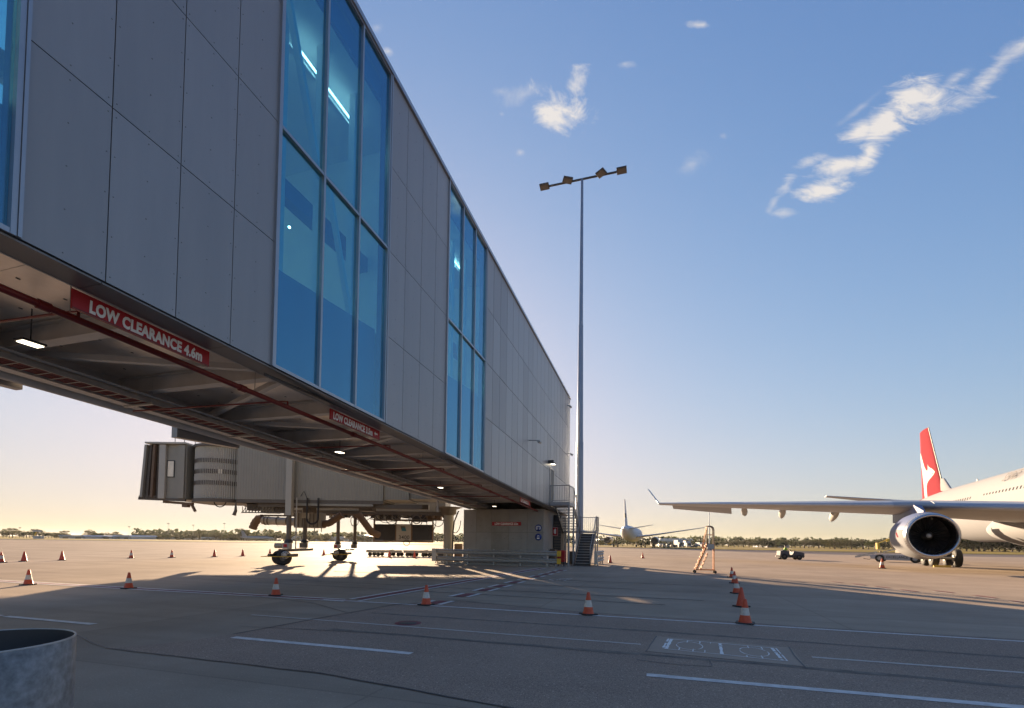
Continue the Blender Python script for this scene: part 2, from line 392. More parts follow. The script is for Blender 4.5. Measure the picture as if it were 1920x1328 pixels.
m_wpaint2 = mat('aircraft_white', (.27, .275, .29), .8, coat=.0, spec=.0, var=.02, vs=.5)
m_wing = mat('wing_grey', (.33, .34, .36), .38, .25, var=.05, vs=.6)
m_wing_le = mat('wing_leading_edge', (.42, .43, .46), .4, .5, var=.05)
m_redair = mat('tail_red', (.22, .04, .05), .85, coat=.0, spec=.0, var=.03)
m_cowl_sky = mat('cowl_sky_blue', (.12, .15, .26), .45, coat=.0, spec=.2, var=.04)  # sky reflection on the cowl put into the colour; pylon shares it
m_lip = mat('inlet_lip', (.42, .43, .46), .22, .95, var=.04)
m_fan = mat('fan_black', (.012, .012, .014), .35, .3)
m_fanb = mat('fan_blade', (.035, .035, .04), .35, .6)
m_yellow = mat('safety_yellow', (.60, .38, .03), .5)
m_bluesign = mat('sign_blue', (.01, .035, .20), .4, var=.03)
m_orange = mat('orange_ladder', (.50, .19, .07), .45, .2, vs=6, vcol=(.62, .27, .11))
m_hivis = mat('hi_vis', (.25, .45, .05), .7)
m_skin = mat('skin', (.35, .2, .13), .6)
m_black = mat('black_plastic', (.02, .02, .022), .4)
m_glassd = mat('dark_glass', (.03, .035, .04), .08, spec=.8)
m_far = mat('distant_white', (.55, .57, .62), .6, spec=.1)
m_stair = mat('stair_steel', (.24, .245, .26), .5, .3, vs=5, vcol=(.32, .325, .34))
m_win = mat('cabin_window_dark', (.05, .05, .055), .8, spec=.0)
m_lit = mat('pale_window', (.8, .75, .62), .4)

# ------------------------------------------------------------------ the setting: ground
def sheet(name, pts, m, z, st=False):
    mb = MB(); mb.poly([Vector((p[0], p[1], z)) for p in pts]); return struct(obj(name, mb, m))
def bsheet(name, pts, m, z): return sheet(name, [B(s, t) for s, t in pts], m, z)
G = 9000
sheet('ground', [(-G, -600), (G, -600), (G, G), (-G, G)], m_conc, 0)
bsheet('road', [(4.66, .2), (5.3, -.3), (6.0, -.5), (8, -.7), (10.1, -.95), (11.3, -1.9), (10.6, -5), (10.42, -7), (10.2, -9.6), (9.5, -60), (3.0, -60), (4.0, -7), (4.6, -3.2)], m_asph, .004)
sheet('taxiway', [(-400, 176), (30, 172), (60, 88), (900, 60), (2000, 200), (2000, 700), (-400, 700)], m_asph2, .004)
sheet('grass_field', [(-3000, 205), (-60, 195), (40, 190), (75, 150), (140, 118), (400, 112), (3000, 150), (3000, 3000), (-3000, 3000)], m_grass, .10)
sheet('grass_strip', [(70, 122), (200, 104), (500, 95), (500, 99), (200, 109), (72, 127)], m_grass2, .104)
sheet('far_taxiway', [(-1500, 250), (-30, 240), (60, 225), (900, 215), (900, 238), (60, 248), (-30, 262), (-1500, 275)], m_asph2, .108)

def line(name, a, b, w, m, z=.008):
    a = B(*a) if len(a) == 2 else Vector(a); b = B(*b) if len(b) == 2 else Vector(b)
    d = (b - a).normalized(); r = Vector((-d.y, d.x, 0)) * w / 2
    n = max(1, int((b - a).length / .6)); mb = MB()
    L1 = []; L2 = []
    for k in range(n + 1):
        p = a.lerp(b, k / n); j1 = random.uniform(-.04, .04) * w; j2 = random.uniform(-.04, .04) * w
        L1.append(p + r + r.normalized() * j1); L2.append(p - r + r.normalized() * j2)
    for k in range(n):
        mb.quad(*[Vector((q.x, q.y, z)) for q in (L1[k], L1[k + 1], L2[k + 1], L2[k])])
    return struct(obj(name, mb, m))
line('road_edge_line', (10.25, 1.2), (10.22, -2.0), .09, m_white)
line('road_edge_line', (10.22, -2.0), (9.88, -16), .09, m_white)
line('road_edge_line', (10.14, 40), (10.14, .5), .10, m_white)
line('road_edge_line', (10.48, 40), (10.48, .7), .10, m_white)
line('red_line', (10.31, 40), (10.31, .5), .18, m_redp, .0076)
line('diagonal_white_line', (10.3, .20), (27.6, -.42), .11, m_white, .012)
line('diagonal_white_line', (10.55, .62), (27.6, -.04), .11, m_white, .012)
line('diagonal_red_line', (10.6, .40), (27.5, -.23), .22, m_redp, .0116)
for i, (s0, s1) in enumerate([(10.35, 11.1), (12.1, 13.0), (13.8, 14.7), (15.2, 16.1), (16.9, 17.8), (18.6, 19.5), (20.3, 21.2), (22.0, 22.9), (23.7, 24.6), (25.4, 26.3)]):
    line('guide_line_white', (s0, -1.42), (s1, -1.44), .12, m_white, .012)
    line('guide_line_white', (s0 + .1, -1.90), (s1 + .1, -1.92), .12, m_white, .012)
    line('guide_line_red', (s0 + .05, -1.66), (s1 + .05, -1.68), .26, m_redp, .0116)
for a, b in [((5.85, 6.2), (5.85, 4.85)), ((5.85, 4.7), (5.85, 2.37)), ((5.81, -.71), (5.80, -3.74)), ((5.79, -6.75), (5.86, -11.5))]:
    line('lane_dash', a, b, .125, m_white)
line('faded_line', (7.64, .8), (7.5, -6.62), .07, m_worn)
line('faded_line', (7.48, -8.85), (7.42, -16), .08, m_worn)
for (xa, ya), (xb, yb) in (((1560, 1091), (1580, 1093)), ((1600, 1095), (1622, 1098)), ((1642, 1100), (1668, 1103)), ((1690, 1106), (1720, 1110)), ((1752, 1108), (1788, 1112)), ((1828, 1117), (1868, 1122)), ((1896, 1127), (1918, 1130))):
    line('guide_line_red', tuple(gp(xa, ya)), tuple(gp(xb, yb)), .16, m_redp, .0116)
    line('guide_line_white', tuple(gp(xa - 3, ya + 2.2)), tuple(gp(xb - 3, yb + 2.2)), .08, m_worn, .012)
# sealed joints and cracks in the paving
def crack(name, pts, w, m=m_seal, z=.008):
    mb = MB(); P = []
    for a, b in zip(pts[:-1], pts[1:]):
        A = B(*a); Bb = B(*b); n = max(2, int((Bb - A).length / .25))
        for k in range(n): P.append(A.lerp(Bb, k / n) + Vector((noise.noise(A.lerp(Bb, k / n) * 1.7), noise.noise(A.lerp(Bb, k / n) * 2.1 + Vector((9, 3, 0))), 0)) * .035)
    P.append(B(*pts[-1]))
    for k in range(len(P) - 1):
        d = (P[k + 1] - P[k]).normalized(); r = Vector((-d.y, d.x, 0)); w1 = w * (.6 + .8 * abs(noise.noise(P[k] * 3))); w2 = w * (.6 + .8 * abs(noise.noise(P[k + 1] * 3)))
        mb.quad(*[Vector((q.x, q.y, z)) for q in (P[k] + r * w1, P[k + 1] + r * w2, P[k + 1] - r * w2, P[k] - r * w1)])
    return struct(obj(name, mb, m))
crack('sealed_joint', [(6.0, -.5), (8, -.7), (10.1, -.95), (11.3, -1.9)], .035)
crack('sealed_joint', [(11.38, -1.9), (10.6, -5), (10.42, -7), (10.2, -9.6), (10.1, -16)], .022)
crack('sealed_joint', [(5.35, 2.2), (4.66, .2), (4.6, -3.2), (4.0, -7)], .018)
crack('sealed_joint', [(11.0, 20), (10.9, 6), (9.6, 1.0), (8.6, -.7)], .018)
crack('sealed_joint', [(6.75, -6.4), (6.8, -4.9), (6.9, -3), (6.6, 0)], .014)
crack('sealed_joint', [(6.9, -7.5), (6.45, -7.5), (6.4, -7.1), (6.5, -6.6)], .012)
for s in (16.5, 22.5, 28.5, 34.5, 40.5, 46.5): crack('expansion_joint', [(s, -45), (s, -3)], .014)
for t in (-9.6, -15.6, -21.6, -27.6): crack('expansion_joint', [(24, t), (52, t)], .012)
for s in (19, 25, 31, 37, 43): crack('expansion_joint', [(s, 9), (s, 45)], .012)
m_mark = mat('tyre_mark', (.17, .145, .125), .9, vs=5, vcol=(.30, .245, .20), det=10, spec=.0)
for (p, q, w) in (((6.9, -1.6), (6.5, -15), .16), ((8.75, -1.2), (8.4, -13), .13), ((13.5, 9), (12.6, -7), .10), ((14.8, 10), (14.0, -8), .12), ((19.5, 8), (19, -9), .14), ((16.9, 6), (16.6, -6), .10)):
    random.seed(int(w * 1000 + p[0] * 10)); crack('tyre_mark', [p, ((p[0] + q[0]) / 2 + .12, (p[1] + q[1]) / 2), q], w * .5, m_mark, .0065)
# patched pit with worn game-court like paint
bsheet('patched_slab', [(8.26, -6.83), (8.05, -8.72), (6.86, -8.62), (7.05, -6.72)], m_patch, .0085)
crack('sealed_joint', [(8.26, -6.83), (7.0, -6.7)], .012, z=.0125)
crack('sealed_joint', [(8.07, -8.70), (6.72, -8.60)], .016, z=.0125)
def court():
    mb = MB()
    def st(u, v): # u 0..1 along t, v 0..1 along s
        a = B(7.30, -6.93).lerp(B(7.09, -8.47), u); b = B(8.08, -7.02).lerp(B(7.90, -8.50), u); p = a.lerp(b, v); return Vector((p.x, p.y, .0125))
    def seg(u0, v0, u1, v1, w):
        a = st(u0, v0); b = st(u1, v1); n = max(1, int((b - a).length / .06))
        d = (b - a).normalized(); r = Vector((-d.y, d.x, 0)) * w / 2
        for k in range(n):
            if random.random() < .08: continue
            ww = r * random.uniform(.6, 1.1); mb.quad(a.lerp(b, k / n) + ww, a.lerp(b, (k + 1) / n) + ww, a.lerp(b, (k + 1) / n) - ww, a.lerp(b, k / n) - ww)
    seg(0, 0, 0, 1, .035); seg(.03, 0, .03, 1, .05); seg(1, 0, 1, 1, .02); seg(.965, 0, .965, 1, .045); seg(.5, 0, .5, 1, .05)
    seg(0, 0, 1, 0, .018); seg(.03, 1, 1, 1, .018)
    for c in (.22, .78):
        for k in range(24):
            a0, a1 = 2 * pi * k / 24, 2 * pi * (k + 1) / 24
            seg(c + .12 * cos(a0), .5 + .36 * sin(a0), c + .12 * cos(a1), .5 + .36 * sin(a1), .016)
    for q in (.14, .26, .36, .70, .82): seg(q, 0, q, .22, .018); seg(q + .05, .78, q + .05, 1, .018)
    return struct(obj('patch_markings', mb, mat('patch_paint', (.78, .75, .72), .8, vs=20, vcol=(.88, .85, .82), spec=.1)))
court()
# worn lettering blocks next to the lines
for (s0, t0, s1, t1) in ((18.0, .7, 19.2, 1.8), (18.6, -2.6, 20.0, -3.5)):
    mb = MB()
    for k in range(16):
        s = random.uniform(s0, s1); t = random.uniform(min(t0, t1), max(t0, t1)); p = [B(s, t), B(s + .28, t), B(s + .28, t + .08), B(s, t + .08)]
        mb.poly([Vector((q.x, q.y, .012 + k * .0003)) for q in p])
    struct(obj('worn_marking', mb, m_worn))
# manhole cover with a red ring
mh = thing('manhole_cover', 'small round cover with a faded red painted ring in the asphalt road', 'manhole', gp(765, 1169))
obj('painted_ring', MB().lathe([(.16, .007), (.24, .0085), (.24, .007)], 24), m_redp, mh)
obj('cover', MB().lathe([(0, .010), (.15, .010), (.16, .006)], 24), m_seal, mh)

# ------------------------------------------------------------------ the elevated link building
bld = thing('airbridge_link_building', 'long grey panel clad link building raised over the apron with blue glass bays', 'building', B(0, 0, 0), BRZ)
# local coordinates under bld: x = s, y = t, z
def wedge(mb, s0, s1, f0, f1, t0, t1, gap=.006, zo=0):
    a, b = s0 + gap, s1 - gap
    z = lambda s, f: ZF(s, f) + zo
    return mb.hexa([(a, t0, z(a, f0) + gap), (b, t0, z(b, f0) + gap), (b, t1, z(b, f0) + gap), (a, t1, z(a, f0) + gap),
                    (a, t0, z(a, f1) - gap), (b, t0, z(b, f1) - gap), (b, t1, z(b, f1) - gap), (a, t1, z(a, f1) - gap)])
WID = 5.9
FR = [0, .245, .487, .73, .985]
bays_p = [(3.38, 7.18, 4), (10.92, 14.66, 4), (18.3, 37.3, 20)]
bays_g = [(-.40, 3.38), (7.18, 10.92), (14.66, 18.3)]
for i, (a, b, n) in enumerate(bays_p):
    for k in range(n):
        s0 = a + (b - a) * k / n; s1 = a + (b - a) * (k + 1) / n
        for r in range(4):
            if s0 > 29.8 and s1 < 32.9 and r == 0 and 30.2 < (s0 + s1) / 2 < 32.2: pass
            mm = random.choice([m_panel, m_panel, m_panel2, m_panel] if i < 2 else [m_panel, m_panel2, m_panel3, m_panel2])
            mb = MB(); wedge(mb, s0, s1, FR[r], FR[r + 1], 0, .03, .007 if i < 2 else .011)
            obj('cladding_panel', mb, mm, bld)
# panels behind the camera side (left of frame) so that the building goes on
for k in range(5):
    for r in range(4):
        mb = MB(); wedge(mb, -.4 - .95 * (k + 1), -.4 - .95 * k, FR[r], FR[r + 1], 0, .03, .007); obj('cladding_panel', mb, m_panel, bld)
# fixing heads on near panels
mb = MB()
for a, b, n in bays_p[:2]:
    for k in range(n):
        s0 = a + (b - a) * k / n; s1 = a + (b - a) * (k + 1) / n
        for r in range(4):
            for j in range(5):
                f = FR[r] + (FR[r + 1] - FR[r]) * (.04 + .23 * j)
                for s in (s0 + .05, s1 - .05, (s0 + s1) / 2): mb.box((s, -.002, ZF(s, f)), (.012, .005, .012))
stuff(obj('fixing_heads', mb, mat('fixing_grey', (.12, .12, .125), .5), bld))
# backing wall behind cladding
mb = MB()
for a, b in ((-5.2, -.40), (3.38, 7.18), (10.92, 14.66), (18.3, 37.28)): wedge(mb, a, b, .0, .98, .045, .28, .0)
obj('backing_wall', mb, m_back, bld)
# glazed bays
for (a, b) in bays_g:
    w = obj('curtain_wall', MB().bb(a + .02, b - .02, .21, .23, ZF(b, 0) - .0, ZF(b, 0) + .05), m_dark, bld)
    n = 3; pw = (b - a) / n
    for k in range(n):
        s0 = a + pw * k; s1 = s0 + pw
        for f0, f1 in ((.0, .487), (.487, .985)):
            mb = MB(); wedge(mb, s0 + .03, s1 - .03, f0 + .004, f1 - .004, .035, .047, 0); obj('glass_pane', mb, m_glass, bld)
        for s, wd in ((s0, .055), ):
            mb = MB(); wedge(mb, s - wd / 2, s + wd / 2, 0, .985, -.03, .10, 0); obj('mullion', mb, m_alu, bld)
    mb = MB(); wedge(mb, b - .0275, b + .0275, 0, .985, -.03, .10, 0); obj('mullion', mb, m_alu, bld)
    for f in (.0, .4835, .980):
        mb = MB(); wedge(mb, a + .03, b - .03, f, f + .0062, -.024, .095, 0); obj('transom', mb, m_alu, bld)
    # side frame, proud cover strips
    for s in (a - .05, b + .05):
        mb = MB(); wedge(mb, s - .018, s + .018, 0, .985, -.045, .03, 0); obj('frame_strip', mb, m_alu, bld)
# roof capping
mb = MB(); wedge(mb, -5.2, 37.42, .9865, 1.0, -.06, .45, 0); obj('roof_capping', mb, m_alu, bld)
mb = MB(); wedge(mb, -5.2, 37.3, .965, .985, .30, WID, 0); obj('roof', mb, m_panel3, bld)
# far end wall and left side wall
mb = MB(); wedge(mb, 37.3, 37.42, 0, .9865, 0, WID, 0); obj('end_wall', mb, m_panel2, bld)
SILL = lambda s: 6.27 + .07 * s
def left_wall():
    mb = MB()
    wins = [(-.2, 3.2), (5.2, 6.6), (7.3, 9.0), (9.3, 10.8), (11.3, 12.6), (13.3, 14.7), (16.5, 18.0), (20.2, 21.6)]
    # build as bands: below, above, and piers between the windows
    wedge(mb, -5.2, 37.3, 0, .28, WID - .2, WID, 0); wedge(mb, -5.2, 37.3, .62, .68, WID - .2, WID, 0); wedge(mb, -5.2, 37.3, .84, .9649, WID - .2, WID, 0)
    xs = [-5.2] + [q for w in wins for q in w] + [37.3]
    for k in range(0, len(xs), 2): wedge(mb, xs[k], xs[k + 1], .2801, .6199, WID - .2, WID, 0); wedge(mb, xs[k], xs[k + 1], .6801, .8399, WID - .2, WID, 0)
    obj('left_side_wall', mb, m_panel3, bld)
    for a, b in wins:
        g = MB(); wedge(g, a, b, .285, .615, WID - .12, WID - .10, 0); obj('rear_window', g, m_glass2, bld)
        g = MB(); wedge(g, a, b, .685, .835, WID - .12, WID - .10, 0); obj('rear_window', g, m_glass2, bld)
m_glass2 = glass_mat('clear_glass', (.88, .95, .93), .03)
left_wall()
# interior: floor ramp, dado, ceiling, columns, braces, lights
mb = MB()
def sl(s, z0, z1, a, b, t0, t1, zf): # sloped slab
    return mb.hexa([(a, t0, zf(a) + z0), (b, t0, zf(b) + z0), (b, t1, zf(b) + z0), (a, t1, zf(a) + z0), (a, t0, zf(a) + z1), (b, t0, zf(b) + z1), (b, t1, zf(b) + z1), (a, t1, zf(a) + z1)])
sl(0, -.30, -.02, -5.2, 37.2, .40, WID - .22, SILL); obj('interior_floor', mb, m_intf, bld)
mb = MB(); CEI = lambda s: 13.55 - .025 * s
for a, b in bays_g: pass
sl(0, 0, .2, -5.2, 37.2, .40, WID - .22, CEI); obj('ceiling', mb, m_intw, bld)
for a, b in bays_g:
    mb = MB(); mb.hexa([(a + .03, .30, ZB(a) + .02), (b - .03, .30, ZB(b) + .02), (b - .03, .38, ZB(b) + .02), (a + .03, .38, ZB(a) + .02),
                        (a + .03, .30, SILL(a)), (b - .03, .30, SILL(b)), (b - .03, .38, SILL(b)), (a + .03, .38, SILL(a))])
    obj('spandrel_panel', mb, m_dado, bld)
    mb = MB(); mb.hexa([(a + .03, .30, CEI(a)), (b - .03, .30, CEI(b)), (b - .03, .38, CEI(b)), (a + .03, .38, CEI(a)),
                        (a + .03, .30, ZF(a, .975)), (b - .03, .30, ZF(b, .975)), (b - .03, .38, ZF(b, .975)), (a + .03, .38, ZF(a, .975))])
    obj('spandrel_panel', mb, m_dado, bld)
    pw = (b - a) / 3
    for k in range(3):
        s = a + .93 + 1.27 * k
        obj('column', MB().bb(s - .10, s + .10, .82, 1.0, SILL(s) - .01, CEI(s)), m_intw, bld)
    for k in range(1):
        obj('brace', MB().bar((a + .8, .70, 13.1), (a + 1.95, .70, 9.9), .14, .10), m_intw, bld)
        obj('brace', MB().bar((a + 2.3, .72, 9.9), (a + 3.25, .72, 7.1), .12, .10), m_intw, bld)
    for zz, tt in ((9.6, 1.6), (11.3, 3.3)):
        obj('interior_beam', MB().bb(a - 1.5, b + 1.5, tt, tt + .28, zz, zz + .42), m_dado, bld)
    # long ceiling strip lights and small downlights
    for tt, sa, sb in ((1.25, a + 1.6, a + 2.5), (1.25, a + 2.8, a + 3.9)):
        obj('strip_light', MB().bb(sa, sb, tt, tt + .04, 13.02, 13.05), m_strl, bld)
        obj('light_housing', MB().bb(sa - .05, sb + .05, tt + .12, tt + .26, 12.98, 13.04), m_intw, bld)
    for q in (.45, .9): obj('downlight', MB().bb(a + 3.7 * q, a + 3.7 * q + .05, 2.8, 2.85, 10.0, 10.04), m_downl, bld)
    # handrail posts and glazed balustrade behind the dado
    for q in (.1, .35, .6, .85):
        s = a + 3.7 * q; obj('handrail_post', MB().bb(s - .03, s + .03, 4.3, 4.36, SILL(s) - .02, SILL(s) + 2.2), m_dark, bld)
    obj('handrail', MB().bar((a, 4.32, SILL(a) + 1.0), (b, 4.32, SILL(b) + 1.0), .06, .12), m_dark, bld)
# partitions closing the glazed bays at sides so that light stays inside
for s in (-1.8, 12.4, 20.0):
    obj('partition', MB().bb(s, s + .1, .42, WID - .25, SILL(s), CEI(s) - .0), m_intw, bld)

# underside
DZ = .55
mb = MB()
ds = []
s = -5.2; k = 0
while s < 37.2:
    e = min(s + 1.2, 37.2)
    mb = MB(); mb.hexa([(s + .004, .47, ZB(s) + DZ), (e - .004, .47, ZB(e) + DZ), (e - .004, WID - .1, ZB(e) + DZ), (s + .004, WID - .1, ZB(s) + DZ),
             (s + .004, .47, ZB(s) + DZ + .03), (e - .004, .47, ZB(e) + DZ + .03), (e - .004, WID - .1, ZB(e) + DZ + .03), (s + .004, WID - .1, ZB(s) + DZ + .03)])
    obj('deck_sheet', mb, m_deck, bld); s = e
mb = MB()
s = -5
while s < 36:
    for t in (1.2, 2.3, 3.4, 4.5): mb.box((s, t, ZB(s) + DZ - .004), (.05, .03, .006))
    s += .6
stuff(obj('deck_fixings', mb, m_dark, bld))
# lining strip along the facade edge, joint every 1.9 m
s = -5.2
while s < 37.2:
    e = min(s + 1.9, 37.3); mb = MB()
    mb.hexa([(s + .005, .02, ZB(s) - .035), (e - .005, .02, ZB(e) - .035), (e - .005, .45, ZB(e) - .035), (s + .005, .45, ZB(s) - .035),
             (s + .005, .02, ZB(s) - .012), (e - .005, .02, ZB(e) - .012), (e - .005, .45, ZB(e) - .012), (s + .005, .45, ZB(s) - .012)])
    obj('soffit_lining', mb, m_strip, bld)
    mb = MB(); mb.hexa([(s, .455, ZB(s) - .04), (e, .455, ZB(e) - .04), (e, .475, ZB(e) - .04), (s, .475, ZB(s) - .04),
                        (s, .455, ZB(s) + DZ), (e, .455, ZB(e) + DZ), (e, .475, ZB(e) + DZ), (s, .475, ZB(s) + DZ)]); obj('edge_plate', mb, m_beam, bld)
    s = e
mb = MB(); wedge(mb, -5.2, 37.3, -.001, .0035, .05, .44, 0); obj('gap_strip', mb, m_back, bld)
def ibeam(mb, a, b, h=.32, w=.2, tf=.018):
    a = Vector(a); b = Vector(b); dz = Vector((0, 0, 1))
    mb.bar(a, b, w, tf); mb.bar(a + dz * h, b + dz * h, w, tf); mb.bar(a + dz * h / 2, b + dz * h / 2, .012, h - tf)
    return mb
BS = [-3.9, -1.5, .9, 3.3, 5.7, 8.1, 10.5, 12.9, 15.3, 17.7, 20.1, 22.5, 24.9, 27.3, 29.7]
for s in BS:
    z = ZB(s) + DZ - .36
    obj('cross_beam', ibeam(MB(), (s, .48, z), (s, WID - .35, z), .34, .22), m_beam, bld)
for k, s in enumerate(BS[:-1]):
    z = ZB(s) + DZ - .26; e = BS[k + 1]
    if k % 2: obj('diagonal_brace', MB().bar((s + .15, .55, z), (e - .15, WID - .5, z - .08), .13, .11), m_beam, bld)
    else: obj('diagonal_brace', MB().bar((s + .15, WID - .5, z), (e - .15, .55, z - .08), .13, .11), m_beam, bld)
# edge channel and tube along the left side
def long(name, t0, t1, z0, z1, m, s0=-5.2, s1=37.3):
    mb = MB(); mb.hexa([(s0, t0, ZB(s0) + z0), (s1, t0, ZB(s1) + z0), (s1, t1, ZB(s1) + z0), (s0, t1, ZB(s0) + z0), (s0, t0, ZB(s0) + z1), (s1, t0, ZB(s1) + z1), (s1, t1, ZB(s1) + z1), (s0, t1, ZB(s0) + z1)])
    return obj(name, mb, m, bld)
long('edge_beam_flange', 5.15, 5.45, -.02, .01, m_beam)
long('edge_beam_web', 5.29, 5.31, .0101, .60, m_beam)
mb = MB(); mb.tube([(-5.2, 5.72, ZB(-5.2) + .02), (31, 5.72, ZB(31) + .02)], .13, 14); obj('edge_tube', mb, m_beam, bld)
long('side_cladding_skirt', 5.86, 5.9, .05, .7, m_panel3)
for a, b in ((-1.5, 6.56), (9.96, 12.03)):
    mb = MB(); mb.hexa([(a, 5.91, ZB(a) - .32), (b, 5.91, ZB(b) - .16), (b, 6.12, ZB(b) - .16), (a, 6.12, ZB(a) - .32), (a, 5.91, ZB(a) + 2), (b, 5.91, ZB(b) + 2), (b, 6.12, ZB(b) + 2), (a, 6.12, ZB(a) + 2)])
    obj('side_box_fascia', mb, m_panel3, bld)
# door at the stair landing
dz = 4.12
obj('stair_door', MB().bb(30.45, 31.45, -.02, .01, dz, dz + 2.15), m_dark, bld)
mb = MB(); mb.bb(30.36, 30.445, -.05, .01, dz, dz + 2.24); mb.bb(31.455, 31.54, -.05, .01, dz, dz + 2.24); mb.bb(30.446, 31.454, -.05, .01, dz + 2.155, dz + 2.24); obj('door_frame', mb, m_beam, bld)
obj('wall_bracket', MB().bb(29.9, 30.0, -.35, -.001, 6.55, 6.75), m_dark, bld)
# wall lamp, cameras on the facade
wl = thing('wall_lamp', 'lit rectangular wall lamp above the stair door on the grey facade', 'lamp', B(30.6, 0, 6.6), BRZ)
obj('lamp_body', MB().bb(-.22, .22, -.30, -.01, 0, .09), m_dark, wl); obj('lamp_lens', MB().bb(-.2, .2, -.29, -.05, -.02, -.002), m_lamp, wl)
def cctv(label, s, z, ln=.5):
    c = thing('security_camera', label, 'camera', B(s, 0, z), BRZ, 'cameras on the facade')
    obj('mounting_arm', MB().bar((0, 0, 0), (0, -ln, -.05), .05), m_alu, c)
    obj('camera_head', MB().tube([(-.18, -ln, -.14), (.2, -ln, -.10)], .08, 10), m_wpaint, c)
cctv('white camera on a bracket midway along the lower grey panels', 25.2, 7.05, .6)
cctv('small camera near the top of the far facade corner', 36.2, 12.0, .25)
cctv('small camera low at the far facade corner above the stairs', 36.6, 8.4, .3)

# concrete core below
core = thing('concrete_core', 'bare concrete core wall standing under the far end of the raised building', 'wall', B(31, 0, 0), BRZ)
ztop = ZB(31) - .12
for i, (t0, t1) in enumerate(((.5, 1.62), (1.62, 2.9), (2.9, 4.15), (4.15, 5.25), (5.25, 6.2))):
    for z0, z1 in ((0, 2.16), (2.16, ztop)):
        obj('concrete_panel', MB().bb(0, .25, t0 + .005, t1 - .005, z0 + .005, z1 - .005), random.choice([m_wall, m_wall, m_wall2]), core)
obj('backing_wall', MB().bb(.02, .24, .52, 6.18, 0.01, ztop - .01), m_back, core)
mb = MB()
for t in (.75, 1.3, 2.0, 2.6, 3.2, 3.8, 4.5, 4.95, 5.6): 
    for z in (.9, 1.75, 2.6): mb.box((-.002, t, z), (.006, .03, .03))
stuff(obj('tie_holes', mb, m_dark, core))
obj('return_wall', MB().bb(.26, 6.3, .52, .72, 0, ztop), m_wall, core)
obj('left_return_wall', MB().bb(.26, 6.3, 6.0, 6.19, 0, ztop), m_wall, core)
obj('rear_wall', MB().bb(6.1, 6.3, .74, 5.98, 0, ztop), m_wall, core)
rec = thing('plant_enclosure', 'dark recessed enclosure with a louvred door right of the concrete wall', 'enclosure', B(34, 0, 0), BRZ)
obj('enclosure_wall', MB().bb(0, 2.2, -.05, .49, 0, 3.5), m_dark, rec)
for k in range(14): obj('louvre', MB().bb(-.04, -.002, -.02, .46, .3 + k * .2, .42 + k * .2), m_bsteel, rec)
obj('shelf_box', MB().bb(-1.3, -.5, .1, .45, .0, 1.05), m_brown, rec)
fs = thing('fire_sign', 'red rectangular fire extinguisher sign in the dark recess beside the concrete wall', 'sign', B(33.85, .35, 2.0), BRZ)
obj('sign_board', MB().bb(0, .02, -.21, .21, 0, .62), m_redsign, fs)
mb = MB(); mb.bb(-.006, -.001, -.07, .05, .14, .46); mb.bb(-.006, -.001, -.05, .02, .461, .50); mb.bb(-.006, -.001, .051, .085, .2, .44)
obj('extinguisher_symbol', mb, m_signwhite, fs)
mb = MB()
for a in ((-.195, .195, .02, .035), (-.195, .195, .585, .60), (-.195, -.182, .0351, .5849), (.182, .195, .0351, .5849)): mb.bb(-.005, -.001, *a)
obj('sign_border', mb, m_signwhite, fs)
fc = thing('fire_cabinet', 'red fire hose cabinet standing at the right end of the guard rail', 'cabinet', B(30.6, -.75, 0), BRZ)
obj('cabinet_body', MB().bb(0, .5, -.22, .22, .28, 1.02), m_redsign, fc, bevel=.01)
for q in (-.18, .18): obj('leg', MB().bb(.02, .06, q - .02, q + .02, 0, .28), m_dark, fc)

# ------------------------------------------------------------------ signs
def low_sign(label, s0, s1, t, zt, h, text, size, tx, tw):
    r = thing('clearance_sign', label, 'sign', B(s0, t, zt(s0)), BRZ)
    L = s1 - s0; d1 = zt(s1) - zt(s0); mb = MB()
    mb.hexa([(0, 0, -h), (L, 0, d1 - h), (L, .03, d1 - h), (0, .03, -h), (0, 0, 0), (L, 0, d1), (L, .03, d1), (0, .03, 0)])
    obj('sign_board', mb, m_redsign, r)
    mb = MB(); mb.bar((0, -.004, -h + .01), (L, -.004, d1 - h + .01), .012, .02); obj('sign_lip', mb, m_redpipe, r)
    x = Vector((L, 0, d1)); text_part(text, size, m_signwhite, r, (tx, -.004, -h * .84 + d1 * tx / L), x, (0, 0, 1), sx=.80, bold=.045, fit=tw, cap=h * .66)
    return r
low_sign('long red LOW CLEARANCE 4.6m sign hanging under the near edge', 4.26, 6.28, .50, lambda s: ZB(s) - .045, .26, 'LOW CLEARANCE 4.6m', .235, .2, 1.68)
r2 = low_sign('red LOW CLEARANCE 3.5m sign under the first full blue glass bay', 9.46, 11.53, .50, lambda s: ZB(s) - .045, .25, 'LOW CLEARANCE 3.5m', .225, .10, 1.62)
mb = MB(); mb.poly([(1.80, -.006, -.19), (1.86, -.006, -.13), (1.86, -.006, -.25)]); mb.bb(1.86, 1.96, -.006, -.004, -.21, -.17); obj('arrow', mb, m_signwhite, r2)
low_sign('small red clearance sign under the far end of the building edge', 25.4, 27.5, .50, lambda s: ZB(s) - .06, .27, 'LOW CLEARANCE 3.5m', .215, .12, 1.6)
ws = thing('clearance_sign', 'red LOW CLEARANCE 3.5m sign fixed flat on the concrete wall', 'sign', B(30.98, 4.1, 2.62), BRZ)
obj('sign_board', MB().bb(-.02, -.001, -2.05, 0, 0, .24), m_redsign, ws)
text_part('LOW CLEARANCE 3.5m', .19, m_signwhite, ws, (-.024, -.2, .045), (0, -1, 0), (0, 0, 1), sx=.86, bold=.045, fit=1.65, cap=.155)
